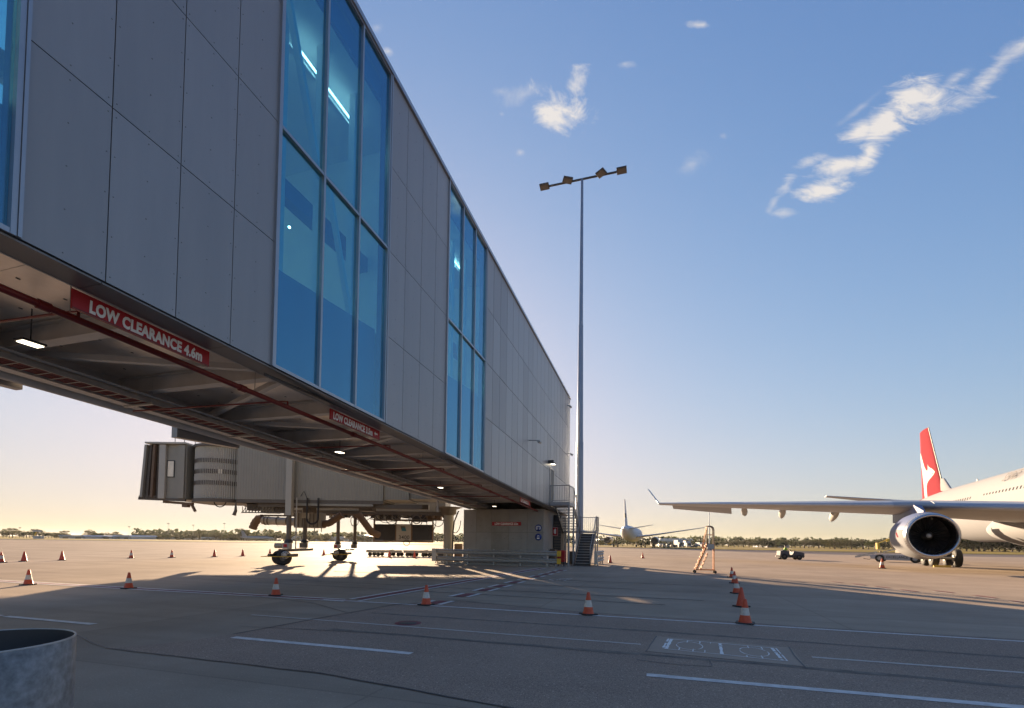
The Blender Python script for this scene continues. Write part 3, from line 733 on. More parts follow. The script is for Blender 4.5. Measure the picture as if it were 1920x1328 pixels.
def round_sign(label, z, kind):
    r = thing('mandatory_sign', label, 'sign', B(30.985, .86, z), BRZ, None)
    M = Matrix.Rotation(-pi / 2, 4, 'Y')
    obj('sign_disc', MB().lathe([(0, .012), (.225, .012), (.23, .0)], 32, M), m_bluesign, r)
    mb = MB()
    if kind == 0:
        for k in range(10):
            for sg in (-1, 1):
                a0 = radians(-50 + 10 * k); a1 = a0 + radians(10); f = lambda a, q: (-.015, sg * q * cos(a), q * sin(a))
                mb.quad(f(a0, .12), f(a1, .12), f(a1, .165), f(a0, .165))
        mb.bb(-.017, -.014, -.08, .08, .09, .13); mb.bb(-.017, -.014, -.07, -.045, -.10, .089); mb.bb(-.017, -.014, .045, .07, -.10, .089)
    else:
        mb.prism([(-.07, .0), (-.045, .11), (.045, .11), (.07, .0), (.04, .0), (.025, .075), (-.025, .075), (-.04, .0)], 'x', -.017, -.014)
        mb.bb(-.017, -.014, -.085, -.008, -.13, -.04); mb.bb(-.017, -.014, .008, .085, -.13, -.04)
    obj('symbol', mb, m_signwhite, r)
round_sign('round blue hearing and eye protection sign, upper one on the concrete wall', 2.47, 0)
round_sign('round blue safety footwear sign, lower one on the concrete wall', 1.87, 1)

# ------------------------------------------------------------------ services under the building
fp = thing('fire_pipe', 'long dark red sprinkler pipe with thin branches under the building', 'pipe', B(-4, .95, ZB(-4) - .22), BRZ)
base = ZB(-4) - .22
zp = lambda s: (ZB(s) - .25) - base
obj('main_pipe', MB().tube([(0, 0, zp(-4)), (37, 0, zp(33))], .05, 12), m_redpipe, fp)
for s in (-1.2, 1.4, 4.2, 7.4, 11.0, 14.6, 18.2, 21.8, 25.4, 29):
    obj('coupling', MB().tube([(s + 3.93, 0, zp(s) + .0), (s + 4.07, 0, zp(s) - .003)], .066, 12), m_redpipe, fp)
    obj('hanger_rod', MB().tube([(s + 4.3, 0, zp(s) + .06), (s + 4.3, 0, zp(s) + .78)], .008, 6), m_galv, fp)
for s in (4.6, 8.6, 12.8, 16.6, 20.6, 24.6):
    obj('branch_pipe', MB().tube([(s + 4, 0, zp(s)), (s + 4, .0, zp(s) + .12), (s + 4.0, .25, zp(s) + .14), (s + 3.8, 4.4, zp(s) + .16)], .02, 8), m_redpipe, fp)
ct = thing('cable_tray', 'ladder cable tray full of red cables along the left underside', 'cable tray', B(-4, 4.7, ZB(-4) - .02), BRZ)
cb = ZB(-4) - .02; zc = lambda s: ZB(s) - .02 - cb
for y in (-.30, .30): obj('tray_rail', MB().bar((0, y, zc(-4)), (35, y, zc(31)), .02, .10), m_galv, ct)
mb = MB(); s = -4
while s < 31:
    mb.bar((s + 4, -.29, zc(s) - .03), (s + 4, .29, zc(s) - .03), .012, .012); s += .25
stuff(obj('tray_rungs', mb, m_galv, ct))
mb = MB()
for j in range(16):
    y = -.26 + j * .034; pts = [(q, y + random.uniform(-.008, .008), zc(q - 4) + random.uniform(-.005, .01)) for q in range(0, 36, 2)]
    mb.tube(pts, .014, 6)
obj('red_cables', mb, m_redcable, ct)
for s in (-3, -.2, 2.6, 5.3, 8.1, 11, 13.9, 16.8, 19.7, 22.6, 25.5, 28.4):
    obj('tray_bracket', MB().bb(s + 3.97, s + 4.03, -.42, .5, zc(s) - .09, zc(s) - .05), m_galv, ct)
    obj('hanger_rod', MB().tube([(s + 4, -.38, zc(s) - .05), (s + 4, -.38, zc(s) + .5)], .008, 6), m_galv, ct)
cd = thing('conduit', 'thin grey conduit running beside the cable tray', 'conduit', B(-4, 4.2, ZB(-4) + .05), BRZ)
for q in (0, .07): obj('conduit_tube', MB().tube([(0, q, 0), (35, q, ZB(31) - ZB(-4))], .02, 8), m_galv, cd)
lampd = [(57, 646, 'nearest of the lit lamps under the building, beside the first red sign'), (637, 849, 'second lit lamp under the building, below the second red sign'), (826, 915, 'third lit lamp along the underside, small'),
         (927, 950, 'farthest lit lamp under the building above the concrete wall')]
first = None
for x, y, lb in lampd:
    d = ray(x, y)
    # intersect with the plane ZB(s) - .22 below deck
    lo, hi = 1.0, 80.0
    for _ in range(50):
        mdl = (lo + hi) / 2; P = Vector((0, 0, CAMH)) + d * mdl
        if P.z > ZB(P.dot(U)) - .10: hi = mdl
        else: lo = mdl
    P = Vector((0, 0, CAMH)) + d * lo
    if first is None:
        L0 = thing('underside_lamp', lb, 'lamp', P, BRZ, 'lit lamps under the building')
        obj('lamp_housing', MB().bb(-.17, .17, -.12, .12, .012, .05), m_dark, L0, bevel=.01)
        obj('lamp_lens', MB().bb(-.14, .14, -.085, .085, .0, .011), m_lamp, L0)
        obj('hanger_rod', MB().tube([(0, 0, .05), (0, 0, .6)], .01, 6), m_dark, L0)
        first = L0
    else: copy_tree(L0, lb, P)

# ------------------------------------------------------------------ stairs at the far end
stl = thing('external_stairs', 'grey steel switchback stair with railings beside the far end of the building', 'stairs', B(32, 0, 0), BRZ)
def rail(mb, pts, h=1.05, step=.14, post=.02):
    for a, b in zip(pts[:-1], pts[1:]):
        a = Vector(a); b = Vector(b); up = Vector((0, 0, h)); n = max(1, int((b - a).length / step))
        mb.bar(a + up, b + up, .045); mb.bar(a + Vector((0, 0, .1)), b + Vector((0, 0, .1)), .03)
        for k in range(n + 1):
            p = a.lerp(b, k / n); mb.bar(p + Vector((0, 0, .0)), p + up, .045 if k in (0, n) else .014)
    return mb
LZ = 4.1
obj('upper_landing', MB().bb(-1.8, 0.0, -1.35, -.06, LZ - .22, LZ), m_stair, stl)
obj('mid_landing', MB().bb(2.75, 4.1, -2.45, -.1, 2.25, 2.37), m_stair, stl)
for k in range(9):
    z = LZ - (k + 1) * (LZ - 2.37) / 10; obj('tread', MB().bb(k * .29, k * .29 + .30, -1.25, -.12, z - .04, z), m_stair, stl)
for y in (-1.28, -.09): obj('stringer', MB().bar((0, y, LZ - .18), (2.75, y, 2.25), .05, .28), m_dark, stl)
for k in range(12):
    z = (k + 1) * 2.37 / 13; obj('tread', MB().bb(k * .235 - .05, k * .235 + .22, -2.38, -1.40, z - .03, z), m_stair, stl)
    obj('riser', MB().bb(k * .235 - .05, k * .235 - .035, -2.37, -1.41, z - .18, z - .031), m_dark, stl)
for y in (-2.42, -1.36): obj('stringer', MB().bar((-.15, y, .05), (2.75, y, 2.30), .05, .26), m_dark, stl)
obj('landing_railing', rail(MB(), [(-1.8, -.1, LZ), (-1.8, -1.32, LZ), (0, -1.32, LZ)]), m_stair, stl)
obj('upper_railing', rail(MB(), [(0, -1.31, LZ - .05), (2.75, -1.31, 2.37)], step=.3), m_stair, stl)
obj('lower_railing', rail(MB(), [(-.2, -2.44, .1), (2.75, -2.44, 2.37)], step=.45), m_stair, stl)
obj('lower_railing', rail(MB(), [(-.2, -1.35, .1), (2.75, -1.35, 2.37)], step=.45), m_stair, stl)
obj('end_railing', rail(MB(), [(2.75, -2.44, 2.37), (4.1, -2.44, 2.37), (4.1, -.12, 2.37)]), m_stair, stl)
for x, y, z in ((-1.72, -1.3, LZ - .22), (-.05, -1.3, LZ - .22), (4.0, -2.38, 2.25), (2.85, -.2, 2.25), (4.0, -.2, 2.25), (2.85, -2.38, 2.25)):
    obj('post', MB().bb(x - .05, x + .05, y - .05, y + .05, 0, z), m_stair, stl)
obj('under_box', MB().bb(3.0, 3.9, -.9, -.4, 0, .9), m_bsteel, stl)

# ------------------------------------------------------------------ guard rails
def wbeam(mb, L, z, y=0.0):
    prof = [(-.0, -.155), (-.05, -.12), (-.07, -.09), (-.05, -.055), (0, -.02), (0, .02), (-.05, .055), (-.07, .09), (-.05, .12), (0, .155)]
    n = 8
    for k in range(len(prof) - 1):
        (x0, z0), (x1, z1) = prof[k], prof[k + 1]
        mb.quad((x0, 0, z + z0), (x1, 0, z + z1), (x1, L, z + z1), (x0, L, z + z0))
        mb.quad((x0 + .004, 0, z + z0), (x0 + .004, L, z + z0), (x1 + .004, L, z + z1), (x1 + .004, 0, z + z1))
    return mb
gr = thing('guard_rail', 'long double steel guard rail in front of the concrete wall', 'guard rail', B(29.5, -.85, 0), BRZ, 'steel guard rails')
for z in (.83, .36):
    obj('rail_beam', wbeam(MB(), 8.3, z), m_galv, gr)
    obj('yellow_end', MB().bb(-.085, .03, -.12, .12, z - .17, z + .17), m_yellow, gr)
for t in (.75, 2.5, 4.3, 6.1, 7.6): obj('post', MB().bb(.005, .10, t - .04, t + .04, 0, 1.04), m_galv, gr)
obj('end_plate', MB().bb(-.13, .03, 8.3, 8.62, .18, 1.02), m_galv, gr)
mb = MB()
for k in range(9):
    a0, a1 = pi * k / 8, pi * (k + 1) / 8
    if k < 8: mb.bar((0, 8.1 + .3 * cos(a0), .05 + .25 * sin(a0) * .9), (0, 8.1 + .3 * cos(a1), .05 + .25 * sin(a1) * .9), .05)
obj('loop_foot', mb, m_galv, gr)
obj('kerb_base', MB().bb(.2, .9, .3, 8.4, 0, .12), m_wall, gr)
g2 = thing('guard_rail', 'short pale steel guard rail to the right of the stair foot', 'guard rail', B(35.7, -2.85, 0), BRZ + pi / 2, 'steel guard rails')
for z in (.83, .40): obj('rail_beam', wbeam(MB(), 4.3, z), m_wpaint, g2)
obj('end_plate', MB().bb(-.14, .05, 4.3, 4.55, .15, 1.0), m_galv, g2)
for t in (.1, 1.4, 2.8, 4.2): obj('post', MB().bb(.005, .10, t - .04, t + .04, 0, 1.0), m_galv, g2)

# ------------------------------------------------------------------ light mast
lm = thing('light_mast', 'tall tapered steel apron mast with four floodlights beside the building end', 'light mast', (5.35, 38.5, 0), 0)
HM = 31.15
mb = MB()
for z0, z1, r0, r1 in ((0, 9.5, .34, .275), (9.5, 19, .255, .18), (19, HM, .165, .10)): mb.lathe([(r0, z0), (r1, z1)], 16, sm=True)
obj('pole', mb, m_pole, lm)
for z, r in ((.0, .42), (9.45, .29), (18.95, .195)): obj('collar', MB().lathe([(0.1, z), (r, z), (r, z + .1), (.1, z + .1)], 16, sm=False), m_pole, lm)
ad = Vector((cos(BA), -sin(BA), 0))
obj('cross_arm', MB().tube([Vector((0, 0, HM)) - ad * 2.75, Vector((0, 0, HM)) + ad * 2.75], .085, 10), m_dark, lm)
for q, yaw, fwd in ((-3.15, 0, 0), (3.15, 0, 0), (-1.25, .5, 1), (1.45, -.6, 1)):
    p = Vector((0, 0, HM)) + ad * q + (Vector((-.35 * 0, -.45, -.15)) if fwd else Vector((0, 0, .05)))
    h = obj('floodlight', MB().box((0, 0, 0), (.78, .55, .13), rz=-BA + yaw, rx=-.3), m_dark, lm, loc=p, bevel=.02)
    obj('lamp_face', MB().box((0, 0, -.075), (.66, .44, .02), rz=-BA + yaw, rx=-.3), m_bsteel, h)
    obj('bracket', MB().tube([(0, 0, .05), Vector((0, .3 if fwd else 0, .2)), Vector((0, .45, .12)) if fwd else (-ad.x * math.copysign(.4, q), -ad.y * math.copysign(.4, q), 0)], .05, 8), m_dark, h)

#@@PART2@@
# ------------------------------------------------------------------ docking bridges
def arc(c, r, a0, a1, n=10, plane='xz'):
    out = []
    for k in range(n + 1):
        a = a0 + (a1 - a0) * k / n; q = (r * cos(a), r * sin(a))
        out.append(Vector((c[0] + q[0], c[1], c[2] + q[1])) if plane == 'xz' else Vector((c[0] + q[0], c[1] + q[1], c[2])))
    return out
YA0, YA1 = 28.5, 31.5
def X(px, Y, y=1000): return aty(px, y, Y).x
def Z(py, Y, x=560): return aty(x, py, Y).z
oA = Vector((X(540, YA0), YA0, 0))
ja = thing('boarding_bridge', 'beige boarding bridge on lift columns with a curved louvred cab behind the building', 'boarding bridge', oA, 0, 'boarding bridges')
def LA(px): return X(px, YA0, 900) - oA.x
zb, zt_ = Z(937, YA0, 540), Z(834, YA0, 400)
def ribbed(mb, x0, x1, y0, y1, z0, z1, pitch=.16, dep=.008):
    # box whose front face is folded sheet
    pts = []; x = x0; k = 0
    while x < x1 - 1e-4:
        e = min(x + pitch, x1); pts += [(x, y0), (x + (e - x) * .42, y0), (x + (e - x) * .5, y0 + dep), (x + (e - x) * .92, y0 + dep)]; x = e
    pts += [(x1, y0), (x1, y1), (x0, y1)]
    return mb.prism(pts, 'z', z0, z1)
obj('tunnel_section', ribbed(MB(), LA(444), LA(719), 0, 3.0, zb, zt_ + .05), m_bridge, ja)
obj('tunnel_section', ribbed(MB(), LA(719) + .01, LA(767), .12, 2.88, zb + .08, zt_ - .1), m_bridge, ja)
obj('tunnel_section', ribbed(MB(), LA(767) + .01, LA(842), .24, 2.76, zb + .16, zt_ - .2), m_bridge, ja)
obj('roof_edge', MB().bb(LA(444), LA(719), -.05, 3.05, zt_ + .051, zt_ + .14), m_bridge2, ja)
obj('floor_beam', MB().bb(LA(444), LA(719), .02, .22, zb - .20, zb - .005), m_bsteel, ja)
obj('floor_beam', MB().bb(LA(480), LA(790), .3, .42, zb - .42, zb - .21), m_bsteel, ja)
obj('floor_beam', MB().bb(LA(444), LA(790), 2.6, 2.9, zb - .30, zb - .005), m_bsteel, ja)
obj('service_duct', MB().bb(LA(545), LA(700), .02, .16, zb - .34, zb - .21), m_bridge, ja)
for k in range(16):
    x = LA(450) + k * .55; obj('floor_joist', MB().bb(x, x + .08, .23, 2.59, zb - .16, zb - .01), m_bsteel, ja)
# louvred rotunda of the cab
cx = (LA(345) + LA(444)) / 2; rr = (LA(444) - LA(345)) / 2
mb = MB(); n = 44; prof = []
for k in range(n * 2 + 1):
    a = pi + pi * k / (n * 2); r = rr - (.0 if k % 2 else .035); prof.append((cx + r * cos(a), 1.5 + (1.5 + .3) * r / rr * sin(a)))
for (x0, y0), (x1, y1) in zip(prof[:-1], prof[1:]): mb.quad((x0, y0, zb - .0), (x1, y1, zb), (x1, y1, zt_ - .12), (x0, y0, zt_ - .12))
obj('louvred_curtain', mb, m_bridge2, ja)
mb = MB(); ml = MB()
for row, zz in enumerate((.30, .50, .71)):
    z = zt_ + (zb - zt_) * zz
    for k in range(3, 41):
        a = pi + pi * (k + .5) / n; r = rr + .006; c = Vector((cx + r * cos(a), 1.5 + 1.8 * r / rr * sin(a), z)); tx = Vector((-sin(a) * 1, 1.8 / rr * cos(a), 0)).normalized() * .028
        lit = (k in (7, 8, 9)) or (row == 1 and k in (27, 28))
        (ml if lit else mb).quad(c - tx - Vector((0, 0, .13)), c + tx - Vector((0, 0, .13)), c + tx + Vector((0, 0, .13)), c - tx + Vector((0, 0, .13)))
stuff(obj('curtain_slots', mb, m_bsteel, ja)); obj('lit_slots', ml, m_lit, ja)
mb = MB(); P = [(cx + (rr + .08) * cos(pi + pi * k / 24), 1.5 + 1.9 * sin(pi + pi * k / 24)) for k in range(25)] + [(cx + rr, 3.0), (cx - rr, 3.0)]
obj('rotunda_cap', mb.prism(P, 'z', zt_ - .119, zt_ + .02), m_bsteel, ja)
obj('rotunda_floor', MB().prism(P, 'z', zb - .2, zb - .001), m_bsteel, ja)
obj('inner_wall', MB().bb(cx - rr + .1, cx + rr - .1, 2.0, 2.9, zb, zt_ - .12), m_bridge, ja)
# cab
x0, x1 = LA(304), LA(345)
obj('cab_body', MB().bb(x0 + .0, x1 - .01, .2, 3.0, zb - .05, zt_ + .02), m_bridge, ja, bevel=.03)
obj('cab_pilaster', MB().bb(x1 - .42, x1 - .05, .05, .195, zb, zt_ - .02), m_bridge, ja)
obj('cab_pilaster', MB().bb(x0 - .25, x0 + .12, .03, .19, zb - .02, zt_ - .02), m_bridge2, ja)
obj('cab_roof', MB().bb(LA(270), x1 + .05, -.05, 3.05, zt_ + .021, zt_ + .12), m_bridge2, ja)
wx0, wx1, wz0, wz1 = LA(310), LA(321), Z(893, YA0, 315), Z(864, YA0, 315)
w_ = obj('cab_window', MB().prism([(wx0 - .05, wz0 - .05), (wx1 + .05, wz0 - .05), (wx1 + .05, wz1 + .05), (wx0 - .05, wz1 + .05)], 'y', .17, .198), m_black, ja)
obj('pane', MB().bb(wx0, wx1, .16, .168, wz0, wz1), m_lit, w_)
for k, (px, dy) in enumerate(((266, 0), (274, .06), (282, .0), (290, .07), (297, .02))):
    xt = LA(px); xb = LA(px - 6 + k * 1.6)
    mb = MB(); mb.hexa([(xb, .1 + dy, zb + .05), (xb + .2, .02 + dy, zb + .05), (xb + .2, 2.9, zb + .05), (xb, 2.9, zb + .05), (xt, .1 + dy, zt_ - .03), (xt + .2, .02 + dy, zt_ - .03), (xt + .2, 2.9, zt_ - .03), (xt, 2.9, zt_ - .03)])
    obj('bellows_fold', mb, [m_bridge, m_bsteel, m_brown, m_bsteel, m_bridge][k], ja)
mb = MB(); mb.bar((LA(257), .2, zb - .02), (LA(345), .2, zb - .1), .12, .16); mb.bar((LA(262), .1, zb + .12), (LA(300), .1, zb + .1), .04)
for k in range(9): mb.bar((LA(259 + k * 5), .12, zb - .05), (LA(259 + k * 5), .12, zb + .14), .03)
obj('cab_bumper', mb, m_bsteel, ja)
mb = MB(); mb.bar((LA(300), .4, zb - .2), (LA(355), .4, zb - .3), .22, .14); mb.bb(LA(336), LA(346), .3, .6, zb - .5, zb - .3); mb.bar((LA(352), .4, zb - .3), (LA(360), .4, zb - .75), .12)
obj('cab_undercarriage', mb, m_brown, ja)
for px, h, m, lb in ((308, .72, m_yellow, 'yellow beacon on a thin rod'), (326, .5, m_redsign, 'red beacon on a thin rod'), (347, .35, m_yellow, 'small yellow beacon')):
    b = obj('beacon', MB().tube([(LA(px), .8, zt_ + .12 + h), (LA(px), .8, zt_ + .12 + h + .16)], .07, 10), m, ja); b['label'] = lb
    obj('beacon_rod', MB().tube([(LA(px), .8, zt_ + .12), (LA(px), .8, zt_ + .12 + h)], .018, 6), m_bsteel, b)
obj('hose_loop', MB().tube([(LA(400), .1, zb - .1)] + arc((LA(412), .1, zb - .12), .36, pi, 2 * pi) + [(LA(424), .1, zb - .1)], .03, 8), m_rub, ja)
obj('hanging_lamp', MB().tube([(LA(440), .2, zb - .2), (LA(440), .2, zb - .7), (LA(437), .2, zb - .95)], [.03, .09, .11], 8), m_bsteel, ja)
# gear under the tunnel
for k, (a, b, h, m) in enumerate(((447, 474, .40, m_bsteel), (474, 500, .55, m_bridge), (501, 527, .50, m_bsteel), (556, 572, .5, m_bsteel), (664, 690, .35, m_bsteel))):
    obj('equipment_box', MB().bb(LA(a), LA(b), 1.0, 1.8, zb - .2 - h, zb - .21), m, ja)
mb = MB()
for px in range(446, 530, 6): mb.bar((LA(px), .6, zb - .75), (LA(px + 6), .6, zb - .45), .03); mb.bar((LA(px), .6, zb - .75), (LA(px), .6, zb - .4), .03)
mb.bar((LA(444), .6, zb - .76), (LA(530), .6, zb - .76), .06); obj('service_rack', mb, m_bsteel, ja)
obj('hose_loop', MB().tube([(LA(579), -.12, zb + .1), (LA(579), -.15, Z(972, YA0))] + arc((LA(589.5), -.15, Z(972, YA0)), .33, pi, 2 * pi) + [(LA(600), -.15, zb + .1)], .055, 10), m_rub, ja)
obj('cable', MB().tube([(LA(566), -.1, zb + .2), (LA(572), -.1, zb + .5), (LA(578), -.12, zb + .1)], .02, 6), m_rub, ja)
def bogie(par, xa, xb, y0, y1, zt, zmid, sc, o, light):
    # two lift columns, frames, gear motor, and two big tyres
    for i, (xx, yy) in enumerate(((xa, y1), (xb, y0))):
        c = obj('lift_column', MB().bb(xx - .17 * sc, xx + .17 * sc, yy - .17 * sc, yy + .17 * sc, zmid, zt + (3.0 if i and light else 0)), m_bridge2 if light else m_bridge, par)
        obj('inner_ram', MB().tube([(xx, yy, 1.05 * sc), (xx, yy, zmid)], .135 * sc, 14), m_bsteel, c)
        obj('collar', MB().tube([(xx, yy, 1.30 * sc), (xx, yy, 1.42 * sc), (xx, yy, 1.5 * sc)], [.24 * sc, .24 * sc, .15 * sc], 12), m_black, c)
        g = obj('gear_box', MB().box((xx, yy - .15, 1.12 * sc), (.40 * sc, .4, .34 * sc)), m_wpaint if i else m_bsteel, par, bevel=.02)
        if i: obj('red_plate', MB().box((xx, yy - .405, 1.14 * sc), (.2 * sc, .01, .17 * sc)), m_redsign, g)
    xm = (xa + xb) / 2
    obj('axle_frame', MB().box((xm, (y0 + y1) / 2, .86 * sc), (.4 * sc, (y1 - y0) + .3, .16 * sc)), m_black, par)
    obj('motor', MB().tube([(min(xa, xb) - .30 * sc, y0 + .3, 1.12 * sc), (min(xa, xb) + .10 * sc, y0 + .3, 1.12 * sc)], .15 * sc, 12), m_bridge, par)
    for xx, yy in ((xm - .42 * sc, y0 + .5), (xm + .12 * sc, y0 - .12)):
        M = Matrix.Translation((xx, yy, .425 * sc)) @ Matrix.Rotation(pi / 2, 4, 'X')
        t = obj('tyre', MB().lathe([(.18 * sc, -.15), (.36 * sc, -.17), (.42 * sc, -.12), (.425 * sc, 0), (.42 * sc, .12), (.36 * sc, .17), (.18 * sc, .15)], 32, M), m_tyre, par)
        obj('rim', MB().lathe([(0, .10), (.12 * sc, .10), (.18 * sc, .14), (.19 * sc, -.14), (0, -.12)], 20, M), m_bsteel, t)
    M = Matrix.Translation((xb + .03, y0 - .42, .60 * sc)) @ Matrix.Rotation(pi / 2, 4, 'X')
    h = obj('drive_hub', MB().lathe([(0, .08), (.20 * sc, .08), (.23 * sc, .0), (.2 * sc, -.15)], 20, M), m_galv, par)
    for k in range(8):
        a = k * pi / 4; obj('hub_bolt', MB().box((xb + .03 + .15 * sc * cos(a), y0 - .51, .60 * sc + .15 * sc * sin(a)), (.05, .03, .05)), m_bsteel, h)
    obj('bumper_bar', MB().tube([(xm - 1.0 * sc, y0 - .55, .5 * sc), (xm + 1.0 * sc, y0 - .55, .52 * sc)], .022, 6), m_yellow, par)
    for sg in (-1, 1): obj('bumper_arm', MB().bb(xm + sg * .55 * sc - .08, xm + sg * .55 * sc + .08, y0 - .5, y0 + .6, .48 * sc, .66 * sc), m_black, par)
bogie(ja, LA(529), LA(548.5), -.3, 3.35, zb - .4, Z(967, YA0, 545), 1.0, oA, True)
obj('brace_rod', MB().tube([(LA(562), -.3, .9), (LA(562), -.3, zb + .1)], .035, 6), m_bridge2, ja)

# second bridge farther back, low truss and ducts under it
YB0 = 35.3; oB = Vector((X(640, YB0), YB0, 0))
jb = thing('boarding_bridge', 'second boarding bridge farther back with a lattice truss and ducts slung below', 'boarding bridge', oB, 0, 'boarding bridges')
def LB(px): return X(px, YB0, 960) - oB.x
z0b, z1b = Z(964, YB0, 640), 7.0
obj('tunnel_section', ribbed(MB(), LB(500), LB(835), 0, 3.0, z0b + .25, z1b), m_bridge, jb)
obj('cab_body', MB().bb(LB(455), LB(499), .2, 2.8, z0b + .45, z1b - .2), m_bridge, jb)
obj('floor_beam', MB().bb(LB(500), LB(835), .05, .25, z0b, z0b + .249), m_bsteel, jb)
obj('floor_beam', MB().bb(LB(500), LB(835), 2.7, 2.9, z0b, z0b + .249), m_bsteel, jb)
obj('service_shelf', MB().bb(LB(620), LB(706), -.3, .5, z0b - .06, z0b - .002), m_brown, jb)
zt2, zl2 = z0b + .08, Z(975, YB0, 760)
for y in (-.45, .3):
    mb = MB(); mb.bar((LB(698), y, zt2), (LB(838), y, zt2), .05); mb.bar((LB(698), y, zl2), (LB(838), y, zl2), .05); k = 0; px = 698
    while px < 830: mb.bar((LB(px), y, zt2 if k % 2 else zl2), (LB(px + 12), y, zl2 if k % 2 else zt2), .035); px += 12; k += 1
    obj('lattice_truss', mb, m_bsteel, jb)
bogie(jb, LB(646.5), LB(634), 0.1, 2.4, z0b, Z(968, YB0, 640), .92, oB, False)
random.seed(11)
for k in range(8):
    a = 704 + k * 15.5; obj('equipment_box', MB().bb(LB(a), LB(a + random.uniform(7, 14)), .6, 1.4, z0b - random.uniform(.15, .45), z0b - .01), random.choice([m_bsteel, m_dark, m_brown]), jb)
for (a, b, d) in ((725, 745, .35), (768, 792, .55), (800, 818, .8), (812, 832, .45), (845, 864, .9)):
    c = (a + b) / 2; r = (LB(b) - LB(a)) / 2
    pts = [Vector((LB(c) + r * cos(q), .0, zl2 + d * sin(q))) for q in [pi + pi * k / 12 for k in range(13)]]
    obj('cable_loop', MB().tube(pts, .028, 6), m_rub, jb)
obj('hose_loop', MB().tube([Vector((LB(667) + .28 * cos(q), -.2, Z(975, YB0) + (.35 if sin(q) > 0 else .42) * sin(q))) for q in [2 * pi * k / 20 for k in range(21)]], .025, 6), m_rub, jb)
obj('equipment_box', MB().bb(LB(775), LB(800), -.1, .5, z0b - .5, z0b), m_dark, jb)
random.seed(21)
for k in range(26):
    px = random.uniform(610, 835); w = random.uniform(2, 7); h = random.uniform(.08, .35)
    obj('equipment_box', MB().bb(LB(px), LB(px + w), random.uniform(-.4, .2), .55, z0b - h, z0b - .005 - .002 * k), random.choice([m_bsteel, m_dark, m_bridge, m_brown]), jb)
for k in range(9):
    a = random.uniform(640, 800); b = a + random.uniform(15, 45); d = random.uniform(.2, .6); yy = random.uniform(-.5, .3)
    obj('cable_loop', MB().tube([Vector((LB(a + (b - a) * q / 10), yy, z0b - .05 - d * 4 * (q / 10) * (1 - q / 10))) for q in range(11)], .022, 6), m_rub, jb)
obj('valve_wheel', MB().tube([Vector((LB(784) + .3 * cos(q), -.5, z0b - .35 + .3 * sin(q))) for q in [2 * pi * k / 20 for k in range(21)]], .04, 6), m_bsteel, jb)
# conditioned air duct and its box
ac = thing('air_duct', 'ribbed air hose and grey box slung under the boarding bridges against the sun', 'duct', Vector((X(560, 33.3), 33.3, 2.6)))
def LD(px): return X(px, 33.3, 980) - X(560, 33.3)
def ZD(py, x=560): return Z(py, 33.3, x) - 2.6
def hose(name, pts, r, m, par):
    mb = MB(); P = [Vector(p) for p in pts]; Q = []
    for a, b in zip(P[:-1], P[1:]):
        n = max(2, int((b - a).length / .10)); Q += [a.lerp(b, k / n) for k in range(n)]
    Q.append(P[-1]); return obj(name, mb.tube(Q, [r * (1 if k % 2 else .9) for k in range(len(Q))], 14), m, par)
hose('duct_elbow', [(LD(474), 0, ZD(993)), (LD(478), 0, ZD(982)), (LD(484), 0, ZD(974)), (LD(492), 0, ZD(973))], .28, m_brown, ac)
obj('duct_pipe', MB().tube([(LD(492), 0, ZD(977)), (LD(556), 0, ZD(979))], .27, 16), m_galv, ac)
obj('duct_rail', MB().bb(LD(488), LD(556), -.1, .1, ZD(969), ZD(966)), m_bsteel, ac)
for px in (497, 503, 520, 538): obj('duct_clamp', MB().tube([(LD(px), 0, ZD(977.5)), (LD(px + 2), 0, ZD(977.5))], .30, 16), m_bsteel, ac)
obj('fan_box', MB().bb(LD(557), LD(606), -.5, .5, ZD(990), ZD(962)), m_bridge, ac, bevel=.02)
for k in range(7): obj('box_rib', MB().bb(LD(558 + k * 7), LD(559.5 + k * 7), -.53, -.501, ZD(989), ZD(963)), m_bsteel, ac)
hose('flexible_hose', [(LD(605), 0, ZD(983)), (LD(618), 0, ZD(980)), (LD(628), 0, ZD(973)), (LD(640), 0, ZD(964))], .25, m_brown, ac)
hose('flexible_hose', [(LD(666), .6, ZD(962)), (LD(680), .6, ZD(980)), (LD(692), .8, ZD(997)), (LD(702), 1.2, ZD(1001))], .25, m_brown, ac)
for px in (572, 590, 603): obj('box_foot', MB().tube([(LD(px), 0, ZD(990)), (LD(px), 0, ZD(997))], .03, 6), m_bsteel, ac)
# the twin grille unit with the number plate
YU = 36.6
un = thing('air_unit', 'suspended unit with two dark grilles and a pale number plate 3400 between them', 'air unit', Vector((X(756, YU), YU, 0)))
def LU(px): return X(px, YU, 1000) - X(756, YU)
def ZU(py): return Z(py, YU, 756)
for a, b in ((703, 741), (773, 810)):
    obj('grille_panel', MB().bb(LU(a), LU(b), .05, .9, ZU(1013.5), ZU(983.5)), m_dark, un)
    mb = MB()
    for k in range(12): z = ZU(1013) + (ZU(984) - ZU(1013)) * (k + .3) / 12; mb.bb(LU(a) + .02, LU(b) - .02, .01, .049, z, z + .045)
    stuff(obj('grille_slats', mb, m_dark, un))
obj('plate', MB().bb(LU(743), LU(770.5), -.02, .9, ZU(1015), ZU(983)), m_wpaint, un)
mb = MB()
for a, b in ((700, 703), (741, 743), (770.5, 773), (810, 812.5)): mb.bb(LU(a), LU(b), -.03, .05, ZU(1016), ZU(975))
mb.bb(LU(700), LU(812.5), -.028, .048, ZU(1017), ZU(1014)); mb.bb(LU(700), LU(812.5), -.026, .046, ZU(977.5), ZU(975)); obj('frame', mb, m_brown, un)
text_part('3400', .40, m_black, un, (LU(747.5), -.024, ZU(1011)), (1, 0, 0), (0, 0, 1), sx=1.0, bold=.01)
